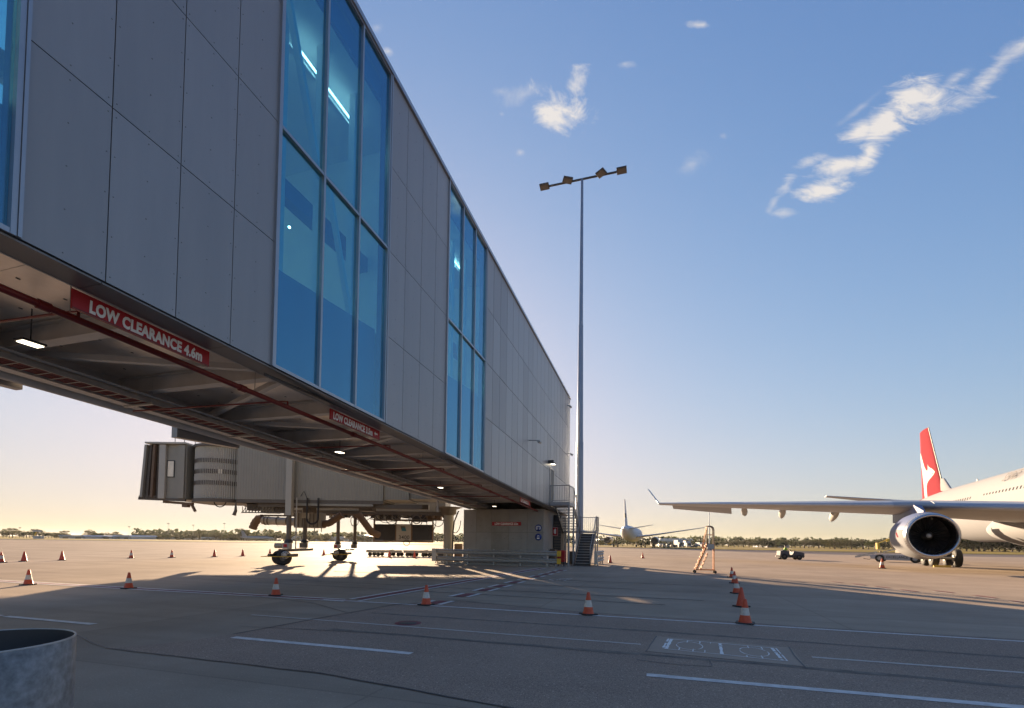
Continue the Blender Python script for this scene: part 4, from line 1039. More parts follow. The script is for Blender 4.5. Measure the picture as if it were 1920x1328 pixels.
mb = MB(); s_ = [(LU(751), ZU(987.5)), (LU(759.5), ZU(987.5)), (LU(762), ZU(996)), (LU(753.5), ZU(996))]
obj('logo_mark', mb.prism(s_, 'y', -.03, -.024), mat('logo_teal', (.02, .16, .24), .4), un)
mb = MB(); mb.prism([(LU(751), ZU(987.3)), (LU(759.5), ZU(987.3)), (LU(760.2), ZU(989.6)), (LU(753), ZU(989.6)), (LU(754), ZU(993)), (LU(752.6), ZU(993))], 'y', -.034, -.0305); obj('logo_mark', mb, m_bsteel, un)
obj('cable_loop', MB().tube([Vector((LU(763) + .22 * cos(q), -.05, ZU(1018) + .22 * sin(q))) for q in [2 * pi * k / 16 for k in range(17)]], .025, 6), m_rub, un)
obj('hanger_post', MB().bb(LU(700), LU(702), .2, .3, ZU(975), ZU(955)), m_bsteel, un); obj('hanger_post', MB().bb(LU(770), LU(772), .2, .3, ZU(975), ZU(955)), m_bsteel, un)
# rotunda column with boxes
rc = thing('support_column', 'pale round support column holding the bridges left of the concrete wall', 'column', Vector((X(841, 35), 35, 0)))
obj('shaft', MB().lathe([(.36, 0), (.36, Z(963, 35, 841))], 24), m_bridge, rc)
obj('column_head', MB().lathe([(.36, Z(963, 35)), (.55, Z(960, 35)), (.55, Z(952, 35)), (1.0, Z(948, 35))], 20), m_bsteel, rc)
obj('control_box', MB().bb(-.68, -.05, -.75, -.37, 0.05, .98), m_bridge, rc, bevel=.02)
obj('box_vent', MB().bb(-.60, -.25, -.775, -.751, .35, .8), m_dark, rc)
obj('side_cabinet', MB().bb(.45, 1.0, -.1, .4, 0, 1.35), m_brown, rc)
obj('cable', MB().tube([(.75, -.45, Z(955, 35)), (.45, -.45, 2.9), (.38, -.45, 2.2), (.36, -.42, 1.0), (.36, -.42, .2)], .05, 8), m_rub, rc)
dp = thing('drain_pipe', 'short grey downpipe bending from the left edge of the underside', 'pipe', B(26.2, 5.85, ZB(26.2) - .02), BRZ)
obj('pipe_run', MB().tube([(-1.2, 0, .1), (-.15, 0, .05), (0, 0, -.08), (0, 0, -.75)], .07, 10), m_galv, dp)

# ------------------------------------------------------------------ traffic cones
def make_cone(kind, label, p, h=.47):
    r = thing('traffic_cone', label, 'traffic cone', p, random.uniform(0, 1.5), 'traffic cones on the apron')
    k = h / .47
    mb = MB(); P = [(-.145, -.145), (-.11, -.16), (.11, -.16), (.145, -.145), (.16, -.11), (.16, .11), (.145, .145), (.11, .16), (-.11, .16), (-.145, .145), (-.16, .11), (-.16, -.11)]
    obj('base', mb.prism([(a * k, b * k) for a, b in P], 'z', 0.004, .035 * k), m_rub, r)
    R = lambda z: (.112 - (.112 - .028) * (z - .035) / (.47 - .035)) * k
    if kind: parts = [('cone_body', .035, .17, m_cone), ('white_band', .17, .31, m_conew), ('cone_top', .31, .47, m_cone)]
    else: parts = [('cone_body', .035, .47, m_cone)]
    for nm, a, b, m in parts:
        pr = [(R(a), a * k), (R(b), b * k)]
        if b > .46: pr += [(R(b) * .75, b * k + .004), (R(b) * .7, b * k - .03)]
        if a < .04: pr = [(R(a) + .012, a * k), (R(a), (a + .02) * k)] + pr[1:]
        obj(nm, MB().lathe(pr, 20), m, r)
    return r
cones = [(53, 1097, 1, 'orange and white cone on the double line, farthest left of the near row'), (241, 1104, 1, 'cone with white band second from the left on the double line'),
         (517, 1117, 1, 'cone with white band on the double line in front of the bridge wheels'), (799, 1135, 1, 'cone with white band at the corner of the painted red and white dashes'),
         (1103, 1153, 1, 'cone with white band standing alone on the white line in the middle'), (1397, 1170, 1, 'nearest and largest cone with a white band, front of the short row'),
         (1390, 1138, 0, 'plain orange cone without band right behind the front cone of the short row'), (1381, 1113, 1, 'third cone of the short row, white band'),
         (1377, 1094, 1, 'fourth cone of the short row, small and banded'), (1372, 1083, 1, 'last cone of the short row, at the edge of the sunlight'),
         (2, 1055, 1, 'small cone cut by the left edge of the view in the sunlit row'), (45, 1053, 0, 'dull dark cone near the left edge in the sunlit row'),
         (116, 1051, 0, 'small bright orange cone in the far sunlit row at the left'), (246, 1047, 1, 'small banded cone fourth in the far sunlit row'),
         (322, 1046, 1, 'small banded cone fifth in the far sunlit row'), (402, 1044.5, 0, 'tiny dark cone in the far row under the bridge cab'),
         (455, 1043, 0, 'tiny dark cone in the far row left of the bridge wheels'), (506, 1041.5, 0, 'tiny dark cone just left of the nearer bridge wheels'),
         (607, 1041.5, 0, 'tiny dark cone between the two sets of bridge wheels'), (730, 1045.5, 0, 'tiny red cone in front of the low trailer, left one'),
         (777, 1046.5, 0, 'tiny red cone in front of the low trailer, right one'), (1144, 1056, 0, 'small orange cone right of the short pale guard rail'),
         (1205, 1047, 0, 'small orange cone far off below the distant aeroplane'), (1654, 1066, 1, 'pale sunlit cone in front of the grey loader near the engine')]
protoc = {}
for x, y, kd, lb in cones:
    far = (x, y) == (1654, 1066)
    p = gp(x, y)
    if kd in protoc: c = copy_tree(protoc[kd], lb, p, random.uniform(0, 1.5)); KIDS.clear()
    else: c = protoc[kd] = make_cone(kd, lb, p)
    c.location = p
    if p.y > 25: c.scale = (1.25,) * 3 if not far else (1.45,) * 3

# ------------------------------------------------------------------ galvanised drum, bottom left
dr = thing('steel_drum', 'open galvanised steel drum in the lower left foreground', 'drum', (-2.262, 2.05, 0))
DH = 1.048
obj('drum_shell', MB().lathe([(.32, 0), (.325, .02), (.325, DH), (.322, DH + .003), (.319, DH)], 64), mat('drum_zinc', (.115, .12, .125), .5, .4, vs=26, vcol=(.27, .28, .29), bump=.08, bs=40, det=12), dr)
obj('rolled_lip', MB().lathe([(.3186, DH - .001), (.3195, DH + .0035), (.3245, DH + .0035), (.3258, DH), (.3252, DH - .003)], 64), m_galv, dr)
obj('drum_inside', MB().lathe([(.3185, DH), (.317, .05), (0, .05)], 64), m_dark, dr)
obj('drum_seam', MB().bb(-.334, -.327, -.02, .02, .02, DH - .01), m_galv, dr)
obj('inner_pipe', MB().lathe([(.11, .06), (.11, .92), (.10, .93), (0, .93)], 24, Matrix.Translation((-.02, .03, 0))), m_dark, dr)

# ------------------------------------------------------------------ low baggage trailers behind the guard rail
def dolly(label, x0, x1, Y):
    a = X(x0, Y, 1040); b = X(x1, Y, 1040); L = b - a
    r = thing('baggage_trailer', label, 'trailer', Vector((a, Y, 0)), 0, 'flat trailers behind the guard rail')
    obj('deck', MB().bb(0, L, -.8, .8, .42, .52), m_galv, r)
    obj('side_frame', MB().bb(.02, L - .02, -.84, -.80, .36, .62), m_bridge, r)
    for x in (.35, L * .33, L * .66, L - .35):
        for y in (-.7, .7):
            M = Matrix.Translation((x, y, .2)) @ Matrix.Rotation(pi / 2, 4, 'X'); obj('wheel', MB().lathe([(0, .06), (.17, .06), (.2, .03), (.2, -.03), (.17, -.06), (0, -.06)], 16, M), m_tyre, r)
    for x in (.0, L): obj('end_rail', MB().bar((x, -.7, .75), (x, .7, .75), .05), m_galv, r)
    for k in range(8): obj('roller', MB().tube([(L * (k + .5) / 8, -.75, .56), (L * (k + .5) / 8, .75, .56)], .04, 6), m_galv, r)
    obj('tow_bar', MB().bar((L * .5 + .2, -.82, .55), (L * .5 + .9, -.82, .66), .05), m_bsteel, r)
dolly('low flat baggage trailer, left one of the pair behind the guard rail', 691, 757, 46.5)
dolly('low flat baggage trailer, right one of the pair behind the guard rail', 760, 815, 46.5)

# ------------------------------------------------------------------ big white and red aeroplane at the right
PH = radians(-26.5)
ap = thing('parked_airliner', 'large white twin engine aeroplane with a red tail at the right', 'aeroplane', (39.8, 37.6, 0), PH)
def ring(y, r, zc, xs=1., zs=1., n=32, cx=0.):
    return [Vector((cx + r * xs * cos(2 * pi * k / n), y, zc + r * zs * sin(2 * pi * k / n))) for k in range(n)]
ZC = 4.85
secs = [ring(-30, 2.82, ZC), ring(-20, 2.82, ZC), ring(-10, 2.82, ZC), ring(0, 2.82, ZC), ring(7, 2.80, ZC + .02), ring(12, 2.6, ZC + .22), ring(16, 2.25, ZC + .52), ring(20, 1.75, ZC + .95), ring(24, 1.15, ZC + 1.4), ring(27.0, .62, ZC + 1.75), ring(28.4, .30, ZC + 1.9)]
obj('fuselage', MB().loft(secs), m_wpaint2, ap)
obj('belly_fairing', MB().loft([ring(-19, .5, 2.9), ring(-17, 2.2, 3.0, 1.1, .55), ring(-12, 2.9, 3.1, 1.1, .55), ring(-4, 2.9, 3.1, 1.1, .55), ring(0, 2.0, 3.0, 1.1, .5), ring(2.5, .5, 2.7)]), m_wpaint2, ap)
mb = MB()
def fus_r(y):
    ks = [(-30, 2.82, ZC), (7, 2.80, ZC + .02), (12, 2.6, ZC + .22), (16, 2.25, ZC + .52), (20, 1.75, ZC + .95), (24, 1.15, ZC + 1.4)]
    for (a, r0, c0), (b, r1, c1) in zip(ks[:-1], ks[1:]):
        if a <= y <= b: f = (y - a) / (b - a); return r0 + (r1 - r0) * f, c0 + (c1 - c0) * f
    return 1.15, ZC + 1.4
wl_ = []
y = -22.0
while y < 17.5:
    if not (-.9 < y < 1.1 or 11.9 < y < 13.1 or -13 < y < -12.4): wl_.append(y)
    y += .533
for y in wl_:
    r, c = fus_r(y); zz = .74; xx = -sqrt(r * r - zz * zz) - .035
    nb = MB(); nb.hexa([(xx - .01, y - .11, c + zz - .17), (xx - .01, y + .11, c + zz - .17), (xx + .03, y + .11, c + zz - .17), (xx + .03, y - .11, c + zz - .17), (xx + .085, y - .11, c + zz + .17), (xx + .085, y + .11, c + zz + .17), (xx + .12, y + .11, c + zz + .17), (xx + .12, y - .11, c + zz + .17)])
    obj('cabin_window', nb, m_win, ap)
for y in (12.1, -.4):
    r, c = fus_r(y + .4); obj('cabin_door', MB().hexa([(-r - .015, y, c - .6), (-r - .015, y + .9, c - .6), (-r + .3, y + .9, c - .6), (-r + .3, y, c - .6), (-r + .30, y, c + 1.25), (-r + .30, y + .9, c + 1.25), (-r + .7, y + .9, c + 1.25), (-r + .7, y, c + 1.25)]), m_wpaint, ap)
# red tail band on the rear fuselage
bandr = []
obj('tail_band', MB().loft([ring(21.2, 1.59, ZC + 1.08), ring(22.6, 1.38, ZC + 1.24), ring(24.0, 1.18, ZC + 1.4)], caps=False), m_redair, ap)
def foil(le, te, z, thick, x=None, n=10, vert=False):
    # closed section between le and te (y), thickness in z (or in x when vertical)
    c = te - le; out = []
    up = [(0, 0), (.02, .32), (.08, .62), (.2, .92), (.38, 1.0), (.6, .8), (.8, .45), (1, .03)]
    pts = [(q, t) for q, t in up] + [(q, -t * .7 if not vert else -t) for q, t in up[::-1][:-1]]
    for q, t in pts:
        yy = le + c * q; tt = t * thick / 2
        out.append(Vector((x + tt, yy, z)) if vert else Vector((x, yy, z + tt)))
    return out
tipx = -28.3
def wing_sec(x):
    ax = abs(x)
    if ax < 9.4: le = -15.5 + (ax - 2.8) * .53; te = -3.4 + (ax - 2.8) * .03
    else: f = (ax - 9.4) / (28.3 - 9.4); le = -12.0 + f * 16.1; te = -3.2 + f * 9.8
    z = 3.55 + (ax - 2.8) * .098; th = 1.35 - (ax - 2.8) * .042
    return le, te, z, max(.22, th)
for sg, nm in ((-1, 'wing'), (1, 'wing')):
    xs = [1.5, 2.8, 6, 9.4, 14, 19, 24, 28.3]
    w = obj(nm, MB().loft([foil(*wing_sec(x)[:2], wing_sec(x)[2], wing_sec(x)[3], x=sg * x) for x in xs]), m_wing, ap)
    if sg > 0: continue
    # bright slat along the leading edge
    xs2 = [3.2, 6, 8.6]; xs3 = [10.4, 14, 19, 24, 27.9]
    for XS in (xs2, xs3):
        S_ = []
        for x in XS:
            le, te, z, th = wing_sec(x); c = te - le
            S_.append([Vector((sg * x, le - .03, z)), Vector((sg * x, le + .02 * c - .02, z + .18 * th)), Vector((sg * x, le + .09 * c, z + .345 * th)), Vector((sg * x, le + .09 * c, z + .30 * th)), Vector((sg * x, le + .06 * c, z - .1 * th)), Vector((sg * x, le + .02 * c, z - .13 * th))])
        obj('slat', MB().loft(S_), m_wing_le, w)
    le, te, z, th = wing_sec(28.3)
    obj('winglet', MB().loft([foil(le, te, z, .22, x=-28.3), foil(le + 1.0, te + .5, z + .5, .16, x=-28.8), foil(le + 2.2, te + 1.1, z + 1.9, .08, x=-29.9)]), m_wing, w)
    mb = MB(); f1 = [foil(wing_sec(20.8)[1] - .9, wing_sec(20.8)[1] + .5, wing_sec(20.8)[2] - .02, .14, x=-20.8), foil(wing_sec(27)[1] - .5, wing_sec(27)[1] + .4, wing_sec(27)[2] + .02, .10, x=-27.0)]
    f1 = [[Vector((p.x, p.y, p.z - (p.y - q[0].y) * .42)) for p in q] for q in f1]
    obj('aileron', mb.loft(f1), m_wing, w)
    for x, ln, h in ((12.6, 3.9, .75), (16.4, 3.3, .6), (19.6, 2.7, .5)):
        le, te, z, th = wing_sec(x); z += .28; te += .9
        obj('flap_fairing', MB().loft([[Vector((-x + r * .30 * cos(2 * pi * k / 12), te - 3.2 + yy, z - .25 - d + r * h * .5 * sin(2 * pi * k / 12))) for k in range(12)] for yy, r, d in ((0, .1, .05), (.8, .8, .2), (2.0, 1.0, .35), (3.2, .8, .55), (ln, .1, .8))]), m_wpaint, w)
# tail fin with emblem
fin_le0, fin_te0, fin_z0 = 16.2, 25.0, ZC + 2.35
fin_le1, fin_te1, fin_z1 = 22.3, 25.6, 15.9
fin = obj('tail_fin', MB().loft([foil(fin_le0, fin_te0 - .2, fin_z0 - .8, .7, x=0, vert=True), foil(fin_le0 + 1.4, fin_te0, fin_z0 + 1.0, .62, x=0, vert=True), foil(fin_le1, fin_te1, fin_z1, .30, x=0, vert=True)]), m_redair, ap)
obj('fin_fillet', MB().loft([foil(11.6, 14, ZC + 2.45, .12, x=0, vert=True), foil(15.2, 19.0, ZC + 3.0, .5, x=0, vert=True), foil(17.2, 18.4, ZC + 4.3, .3, x=0, vert=True)]), m_wpaint2, fin)
obj('fin_leading_edge', MB().loft([foil(17.35, 17.65, fin_z0 + 1.0, .12, x=0, vert=True), foil(22.18, 22.5, fin_z1 + .02, .10, x=0, vert=True)]), m_black, fin)
def fp_(u, v): # u 0 (leading) ..1 (trailing), v 0 (root)..1 (tip) on the starboard fin face
    z = fin_z0 + .3 + v * (fin_z1 - fin_z0 - .3); f = (z - (fin_z0 + 1.0)) / (fin_z1 - fin_z0 - 1.0)
    le = (fin_le0 + 1.4) + f * (fin_le1 - fin_le0 - 1.4); te = fin_te0 + f * (fin_te1 - fin_te0)
    th = .62 + f * (.30 - .62); up = [(0, 0), (.02, .32), (.08, .62), (.2, .92), (.38, 1.0), (.6, .8), (.8, .45), (1, .03)]
    t = 0
    for (a, b), (c, d) in zip(up[:-1], up[1:]):
        if a <= u <= c: t = b + (d - b) * (u - a) / (c - a)
    return Vector((-(t * th / 2) - .02, le + (te - le) * u, z))
# leaping animal emblem, as rows of strips following the fin face
rows = [(.99 - .30, [(.965, 1.0)]), (.62, [(.86, .985)]), (.55, [(.76, .97)]), (.50, [(.70, .95)]), (.46, [(.66, .92)]), (.43, [(.60, .90), (.36, .40)]), (.40, [(.56, .88), (.28, .41)]), (.38, [(.50, .88), (.20, .44)]),
        (.35, [(.14, .87)]), (.32, [(.10, .86)]), (.29, [(.16, .85)]), (.26, [(.28, .84)]), (.23, [(.44, .83)]), (.20, [(.54, .82)]), (.16, [(.60, .815)]), (.10, [(.62, .81)]), (.04, [(.62, .80)]), (-.02, [(.60, .78)])]
mb = MB()
for (v0, r0), (v1, r1) in zip(rows[:-1], rows[1:]):
    for i in range(max(len(r0), len(r1))):
        a0, b0 = r0[min(i, len(r0) - 1)]; a1, b1 = r1[min(i, len(r1) - 1)]
        if len(r0) == 2 and len(r1) == 1 and i == 1: a1, b1 = r1[0][0], .5
        if len(r0) == 1 and len(r1) == 2 and i == 1: a0, b0 = a1 + .02, a1 + .03
        n = 5
        for k in range(n): mb.quad(fp_(a0 + (b0 - a0) * k / n, v0), fp_(a0 + (b0 - a0) * (k + 1) / n, v0), fp_(a1 + (b1 - a1) * (k + 1) / n, v1), fp_(a1 + (b1 - a1) * k / n, v1))
obj('fin_emblem', mb, m_wpaint, fin)
for sg in (-1, 1): obj('horizontal_stabiliser', MB().loft([foil(20.4, 26.4, ZC + 1.9, .5, x=sg * .6), foil(26.2, 28.4, ZC + 3.5, .2, x=sg * 9.9)]), m_wing, ap)
for y, h in ((-4.6, .62), (8.2, .35)):
    obj('blade_antenna', MB().prism([(y, ZC + 2.75), (y + .5, ZC + 2.75), (y + .42, ZC + 2.82 + h), (y + .22, ZC + 2.82 + h)], 'x', -.03, .03), m_wpaint, ap)
text_part('SPIRIT', 1.0, m_bsteel, ap, (-2.42, -3.4, ZC + 1.62), (0, -1, 0), (.55, 0, .84), sx=.9, bold=.0)
text_part('VH-QPD', .32, m_bsteel, ap, (-1.95, 16.8, ZC + 1.42), (0, -1, 0), (.35, 0, .94), sx=.9)
# engine
EX, EY, EZ = -9.37, -15.0, 2.22
en = obj('engine_nacelle', MB().lathe([(1.28, .10), (1.34, .35), (1.43, 1.0), (1.46, 1.9), (1.40, 3.1), (1.22, 4.3), (1.12, 4.7), (1.05, 4.65)], 56, Matrix.Translation((EX, EY, EZ)) @ Matrix.Rotation(-pi / 2, 4, 'X')), m_wpaint2, ap)
ME = Matrix.Translation((EX, EY, EZ)) @ Matrix.Rotation(-pi / 2, 4, 'X')
obj('inlet_lip', MB().lathe([(1.345, .38), (1.29, .12), (1.23, .01), (1.18, .0), (1.12, .08), (1.10, .3)], 64, ME), m_lip, en)
obj('inlet_duct', MB().lathe([(1.10, .3), (1.11, .8), (1.12, 1.45)], 56, ME), m_fan, en)
obj('fan_back', MB().lathe([(0, 1.42), (1.12, 1.42)], 40, ME), m_fan, en)
obj('spinner', MB().lathe([(0.0, .72), (.10, .78), (.2, .95), (.30, 1.2), (.32, 1.40)], 24, ME), m_fanb, en)
obj('spinner_tip', MB().lathe([(0.0, .70), (.09, .745), (.13, .83), (.14, .86)], 20, ME), m_wpaint, en)
for k in range(26):
    a = 2 * pi * k / 26; mb = MB(); q = []
    for r, tw in ((.30, .9), (.7, .6), (1.09, .25)):
        for sg in (-1, 1):
            aa = a + sg * .11 * (1.1 - .3 * r); q.append(ME @ Vector((r * cos(aa), r * sin(aa), 1.25 + sg * .12 * tw + .02)))
    mb.quad(q[0], q[1], q[3], q[2]); mb.quad(q[2], q[3], q[5], q[4]); obj('fan_blade', mb, m_fanb, en)
obj('cowl_sky_reflection', MB().lathe([(1.349, .40), (1.438, 1.0), (1.468, 1.9), (1.408, 3.1), (1.23, 4.28)], 40, ME, a0=radians(-5), a1=radians(-165)), m_cowl_sky, en)  # blue shell paints the sky's reflection onto the top of the nacelle
obj('core_nozzle', MB().lathe([(.95, 4.4), (.85, 5.2), (.55, 6.1), (.2, 6.6), (0, 6.7)], 32, ME), m_lip, en)
le, te, z, th = wing_sec(9.37)
obj('pylon', MB().loft([[Vector((EX + sx * w * .5, y, zz)) for sx, zz in ((-1, z0), (1, z0), (1, z1), (-1, z1))] for y, w, z0, z1 in ((EY + 1.6, .10, EZ + 1.3, EZ + 1.55), (EY + 3.0, .4, EZ + 1.2, z + .05), (EY + 5, .5, EZ + .9, z), (-6.5, .3, z - .9, z - .2))], sm=False), m_cowl_sky, en)
mb = MB(); c0 = radians(170)
for k in range(4):
    a0 = radians(176 + 3 * k); y0 = 1.0 + .10 * k
    def ce(a, yy): return ME @ Vector((1.45 * cos(a), 1.45 * sin(a), yy))
    mb.quad(ce(a0, y0), ce(a0 + .05, y0 + .05), ce(a0 + .05, y0 + .35), ce(a0, y0 + .22))
obj('nacelle_emblem', mb, m_redair, en)
for sgn in (-1, 1):
    gx = -5.34 * (1 if sgn < 0 else -1); gy = -1.2
    g = obj('main_gear', MB().tube([(gx, gy, .75), (gx + .05 * sgn, gy - .1, 3.6)], .20, 12), m_wpaint if sgn > 0 else m_bsteel, ap)
    obj('gear_brace', MB().tube([(gx, gy, 2.0), (gx + 2.3 * -sgn * -1 * (1 if sgn < 0 else -1) * (1 if sgn < 0 else 1), gy - .2, 3.4)], .12, 8), m_bsteel, g)
    obj('gear_door', MB().bb(gx - .55, gx - .50, gy - 1.1, gy + .8, 1.9, 3.6), m_wing, g)
    obj('bogie_beam', MB().tube([(gx, gy - 1.0, .72), (gx, gy + 1.0, .70)], .14, 10), m_bsteel, g)
    for yy in (-1.0, 1.0):
        for xx in (-.7, .7):
            M = Matrix.Translation((gx + xx, gy + yy, .70)) @ Matrix.Rotation(pi / 2, 4, 'Y')
            t = obj('wheel', MB().lathe([(.30, -.2), (.5, -.24), (.66, -.19), (.70, -.08), (.70, .08), (.66, .19), (.5, .24), (.30, .2)], 32, M), m_tyre, g)
            # rims sit under the gear as third level is the limit: keep rim merged with the axle
        obj('axle', MB().tube([(gx - .96, gy + yy, .70), (gx + .96, gy + yy, .70)], .10, 10), m_bridge2, g)
        for xx in (-.93, -.47, .47, .93): obj('rim', MB().tube([(gx + xx - .012, gy + yy, .70), (gx + xx + .012, gy + yy, .70)], .27, 18), m_bridge2, g)
    obj('wheel_chock', MB().prism([(gy - 2.0, 0.0), (gy - 1.72, .0), (gy - 1.8, .16)], 'x', gx - .95, gx + .1), m_yellow, g)

# ------------------------------------------------------------------ distant aeroplane seen from behind
fa = thing('distant_airliner', 'distant white twin engine aeroplane seen from behind right of the stairs', 'aeroplane', (44.4, 188, 0), radians(-19.5), None)
s9 = .98
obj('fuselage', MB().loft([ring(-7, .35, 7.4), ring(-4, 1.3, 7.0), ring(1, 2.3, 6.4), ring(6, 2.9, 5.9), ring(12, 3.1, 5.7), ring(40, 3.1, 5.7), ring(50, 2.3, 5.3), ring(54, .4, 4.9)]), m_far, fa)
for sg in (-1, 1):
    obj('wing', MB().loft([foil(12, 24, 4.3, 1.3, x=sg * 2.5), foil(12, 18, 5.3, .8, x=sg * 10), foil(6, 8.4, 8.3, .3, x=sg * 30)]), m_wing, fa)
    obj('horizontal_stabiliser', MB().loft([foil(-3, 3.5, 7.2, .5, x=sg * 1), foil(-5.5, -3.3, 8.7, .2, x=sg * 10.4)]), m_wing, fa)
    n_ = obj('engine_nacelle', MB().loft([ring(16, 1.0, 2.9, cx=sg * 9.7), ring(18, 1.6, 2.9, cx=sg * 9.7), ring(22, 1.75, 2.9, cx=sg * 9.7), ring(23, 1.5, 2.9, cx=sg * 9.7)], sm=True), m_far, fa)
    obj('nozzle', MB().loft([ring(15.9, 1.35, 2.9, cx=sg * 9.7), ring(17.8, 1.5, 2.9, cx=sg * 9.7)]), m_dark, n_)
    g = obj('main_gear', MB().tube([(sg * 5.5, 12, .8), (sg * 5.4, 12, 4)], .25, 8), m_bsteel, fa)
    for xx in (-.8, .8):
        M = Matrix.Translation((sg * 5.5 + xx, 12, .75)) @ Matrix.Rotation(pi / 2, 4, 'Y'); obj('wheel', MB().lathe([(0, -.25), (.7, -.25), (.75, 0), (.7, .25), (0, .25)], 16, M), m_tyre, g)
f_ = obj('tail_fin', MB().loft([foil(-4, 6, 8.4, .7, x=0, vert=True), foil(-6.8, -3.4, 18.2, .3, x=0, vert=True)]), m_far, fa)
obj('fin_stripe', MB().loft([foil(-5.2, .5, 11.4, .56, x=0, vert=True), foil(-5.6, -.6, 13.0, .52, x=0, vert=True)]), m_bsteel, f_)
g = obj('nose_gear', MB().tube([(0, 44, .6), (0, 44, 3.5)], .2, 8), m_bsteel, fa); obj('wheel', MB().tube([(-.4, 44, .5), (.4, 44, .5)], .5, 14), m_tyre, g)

# ------------------------------------------------------------------ mobile work stairs
p0 = gp(1302, 1074); p1 = gp(1340, 1075)
ld = thing('work_stairs', 'orange wheeled work stairs with a hand rail standing in the sun', 'work stairs', (p0 + p1) / 2, atan2(p1.y - p0.y, p1.x - p0.x))
L = (p1 - p0).length; h0 = L / 2
zk = lambda py: 1.5 + (1020.7 - py) / 907 * ((p0.y + p1.y) / 2)
PZ = zk(1019); TZ = zk(986)
for yy in (-.2, .2):
    obj('stringer', MB().bar((-h0 + .05, yy, .14), (h0 - .38, yy, PZ), .035, .08), m_orange, ld)
    obj('rear_leg', MB().bar((h0 - .05, yy, .12), (h0 - .05, yy, PZ), .04), m_orange, ld)
    obj('brace', MB().bar((-h0 + .28, yy, .14), (h0 - .36, yy, PZ - .5), .035), m_orange, ld)
    obj('base_bar', MB().bar((-h0, yy, .17), (h0, yy, .17), .045), m_orange, ld)
    obj('hand_rail', MB().tube([(h0 - .40, yy, PZ), (h0 - .40, yy, TZ)] + [Vector((h0 - .25 + .18 * sin(q), yy, TZ - .18 + .18 * cos(q))) for q in [0, .5, 1.0, 1.57]] + [(h0 - .05, yy, PZ)], .028, 8), m_brown, ld)
    obj('hand_rail', MB().tube([(h0 - .40, yy, TZ - .02), (-h0 + .42, yy, zk(1025)), (-h0 + .50, yy, zk(1028))], .02, 8), m_orange, ld)
    obj('mid_rail', MB().tube([(h0 - .40, yy, zk(1003)), (-h0 + .62, yy, zk(1025))], .016, 8), m_orange, ld)
    obj('mid_rail', MB().tube([(h0 - .40, yy, zk(1002)), (h0 - .06, yy, zk(1002))], .02, 8), m_orange, ld)
    for xx in (-h0, h0):
        c = obj('castor', MB().tube([(xx, yy - .03, .07), (xx, yy + .03, .07)], .075, 12), m_tyre, ld)
for k in range(7):
    f = (k + .7) / 7.2; x = -h0 + .05 + f * (L - .43); z = .14 + f * (PZ - .14); obj('tread', MB().bb(x - .1, x + .12, -.19, .19, z - .015, z + .015), m_orange, ld)
obj('platform', MB().bb(h0 - .40, h0 - .02, -.2, .2, PZ - .04, PZ), m_orange, ld)
obj('number_plate', MB().bb(h0 - .40, h0 - .06, -.245, -.235, PZ - .26, PZ - .01), m_wpaint, ld)
obj('bin', MB().bb(h0 - .38, h0 - .08, -.18, .18, PZ - .28, PZ - .05), m_bsteel, ld)

# ------------------------------------------------------------------ grey loader beside the engine
pa = gp(1652, 1053.5); pb = gp(1718, 1055.5); dv = (pb - pa)
bl = thing('belt_loader', 'low grey belt loader with EXCELLANCE lettering left of the engine', 'belt loader', (pa + pb) / 2, atan2(dv.y, dv.x))
Lh = dv.length / 2
obj('chassis', MB().prism([(-Lh - .75, .30), (-Lh + .6, .22), (Lh - .3, .20), (Lh + .6, .26), (Lh + .6, .66), (Lh - .6, .76), (-Lh + .6, .78), (-Lh - .8, .66)], 'y', -.8, .8), mat('loader_grey', (.36, .37, .39), .45, .2), bl, bevel=.03)
for xx in (-Lh, Lh):
    for yy in (-.82, .82):
        M = Matrix.Translation((xx, yy, .38)) @ Matrix.Rotation(pi / 2, 4, 'X')
        w_ = obj('wheel', MB().lathe([(.2, .12), (.34, .12), (.38, .07), (.38, -.07), (.34, -.12), (.2, -.12)], 24, M), m_tyre, bl)
        obj('rim', MB().lathe([(0, .09), (.12, .07), (.2, .10), (.2, -.1), (0, -.1)], 20, M), m_galv, w_)
text_part('EXCELLANCE', .30, m_dark, bl, (-Lh + .55, -.81, .40), (1, 0, 0), (0, 0, 1), sx=.98, bold=.02, fit=2 * Lh - 1.1, cap=.24)
mb = MB(); mb.bar((-Lh - 2.1, -.5, .45), (-Lh - .4, -.5, .95), .1, .2); mb.bar((-Lh - 2.1, .5, .45), (-Lh - .4, .5, .95), .1, .2); mb.bb(-Lh - 1.6, -Lh - .5, -.5, .5, .55, .62)
obj('ramp', mb, m_galv, bl)
obj('belt_frame', MB().bar((-Lh + .2, 0, 1.0), (Lh * .45, 0, 1.55), .7, .08), m_galv, bl)
obj('hand_rail', MB().tube([(-Lh - 1.4, -.5, .3), (-Lh - .9, -.5, .22), (-Lh - .6, -.5, .45)], .03, 6), m_bsteel, bl)
obj('beacon', MB().tube([(-Lh + .05, -.5, .95), (-Lh + .05, -.5, 1.12)], [.14, .06], 8), m_brown, bl)
obj('tail_hitch', MB().bb(Lh + 1.0, Lh + 1.6, -.3, .3, .2, .45), m_bsteel, bl)
yl = thing('work_lift', 'yellow folding boom lift partly hidden behind the engine', 'boom lift', gp(1690, 1040), 0)
YL = yl.location.y; xl = yl.location.x
def LY(px, py): q = aty(px, py, YL); return (q.x - xl, 0, q.z)
obj('boom', MB().bar(LY(1646, 1019), LY(1672, 1010), .14, .18), m_yellow, yl); obj('boom', MB().bar(LY(1662, 1014), LY(1674, 1010), .25, .5), m_yellow, yl)
obj('basket', MB().bar(LY(1645, 1018), LY(1646, 1030), .5, .5), m_yellow, yl)
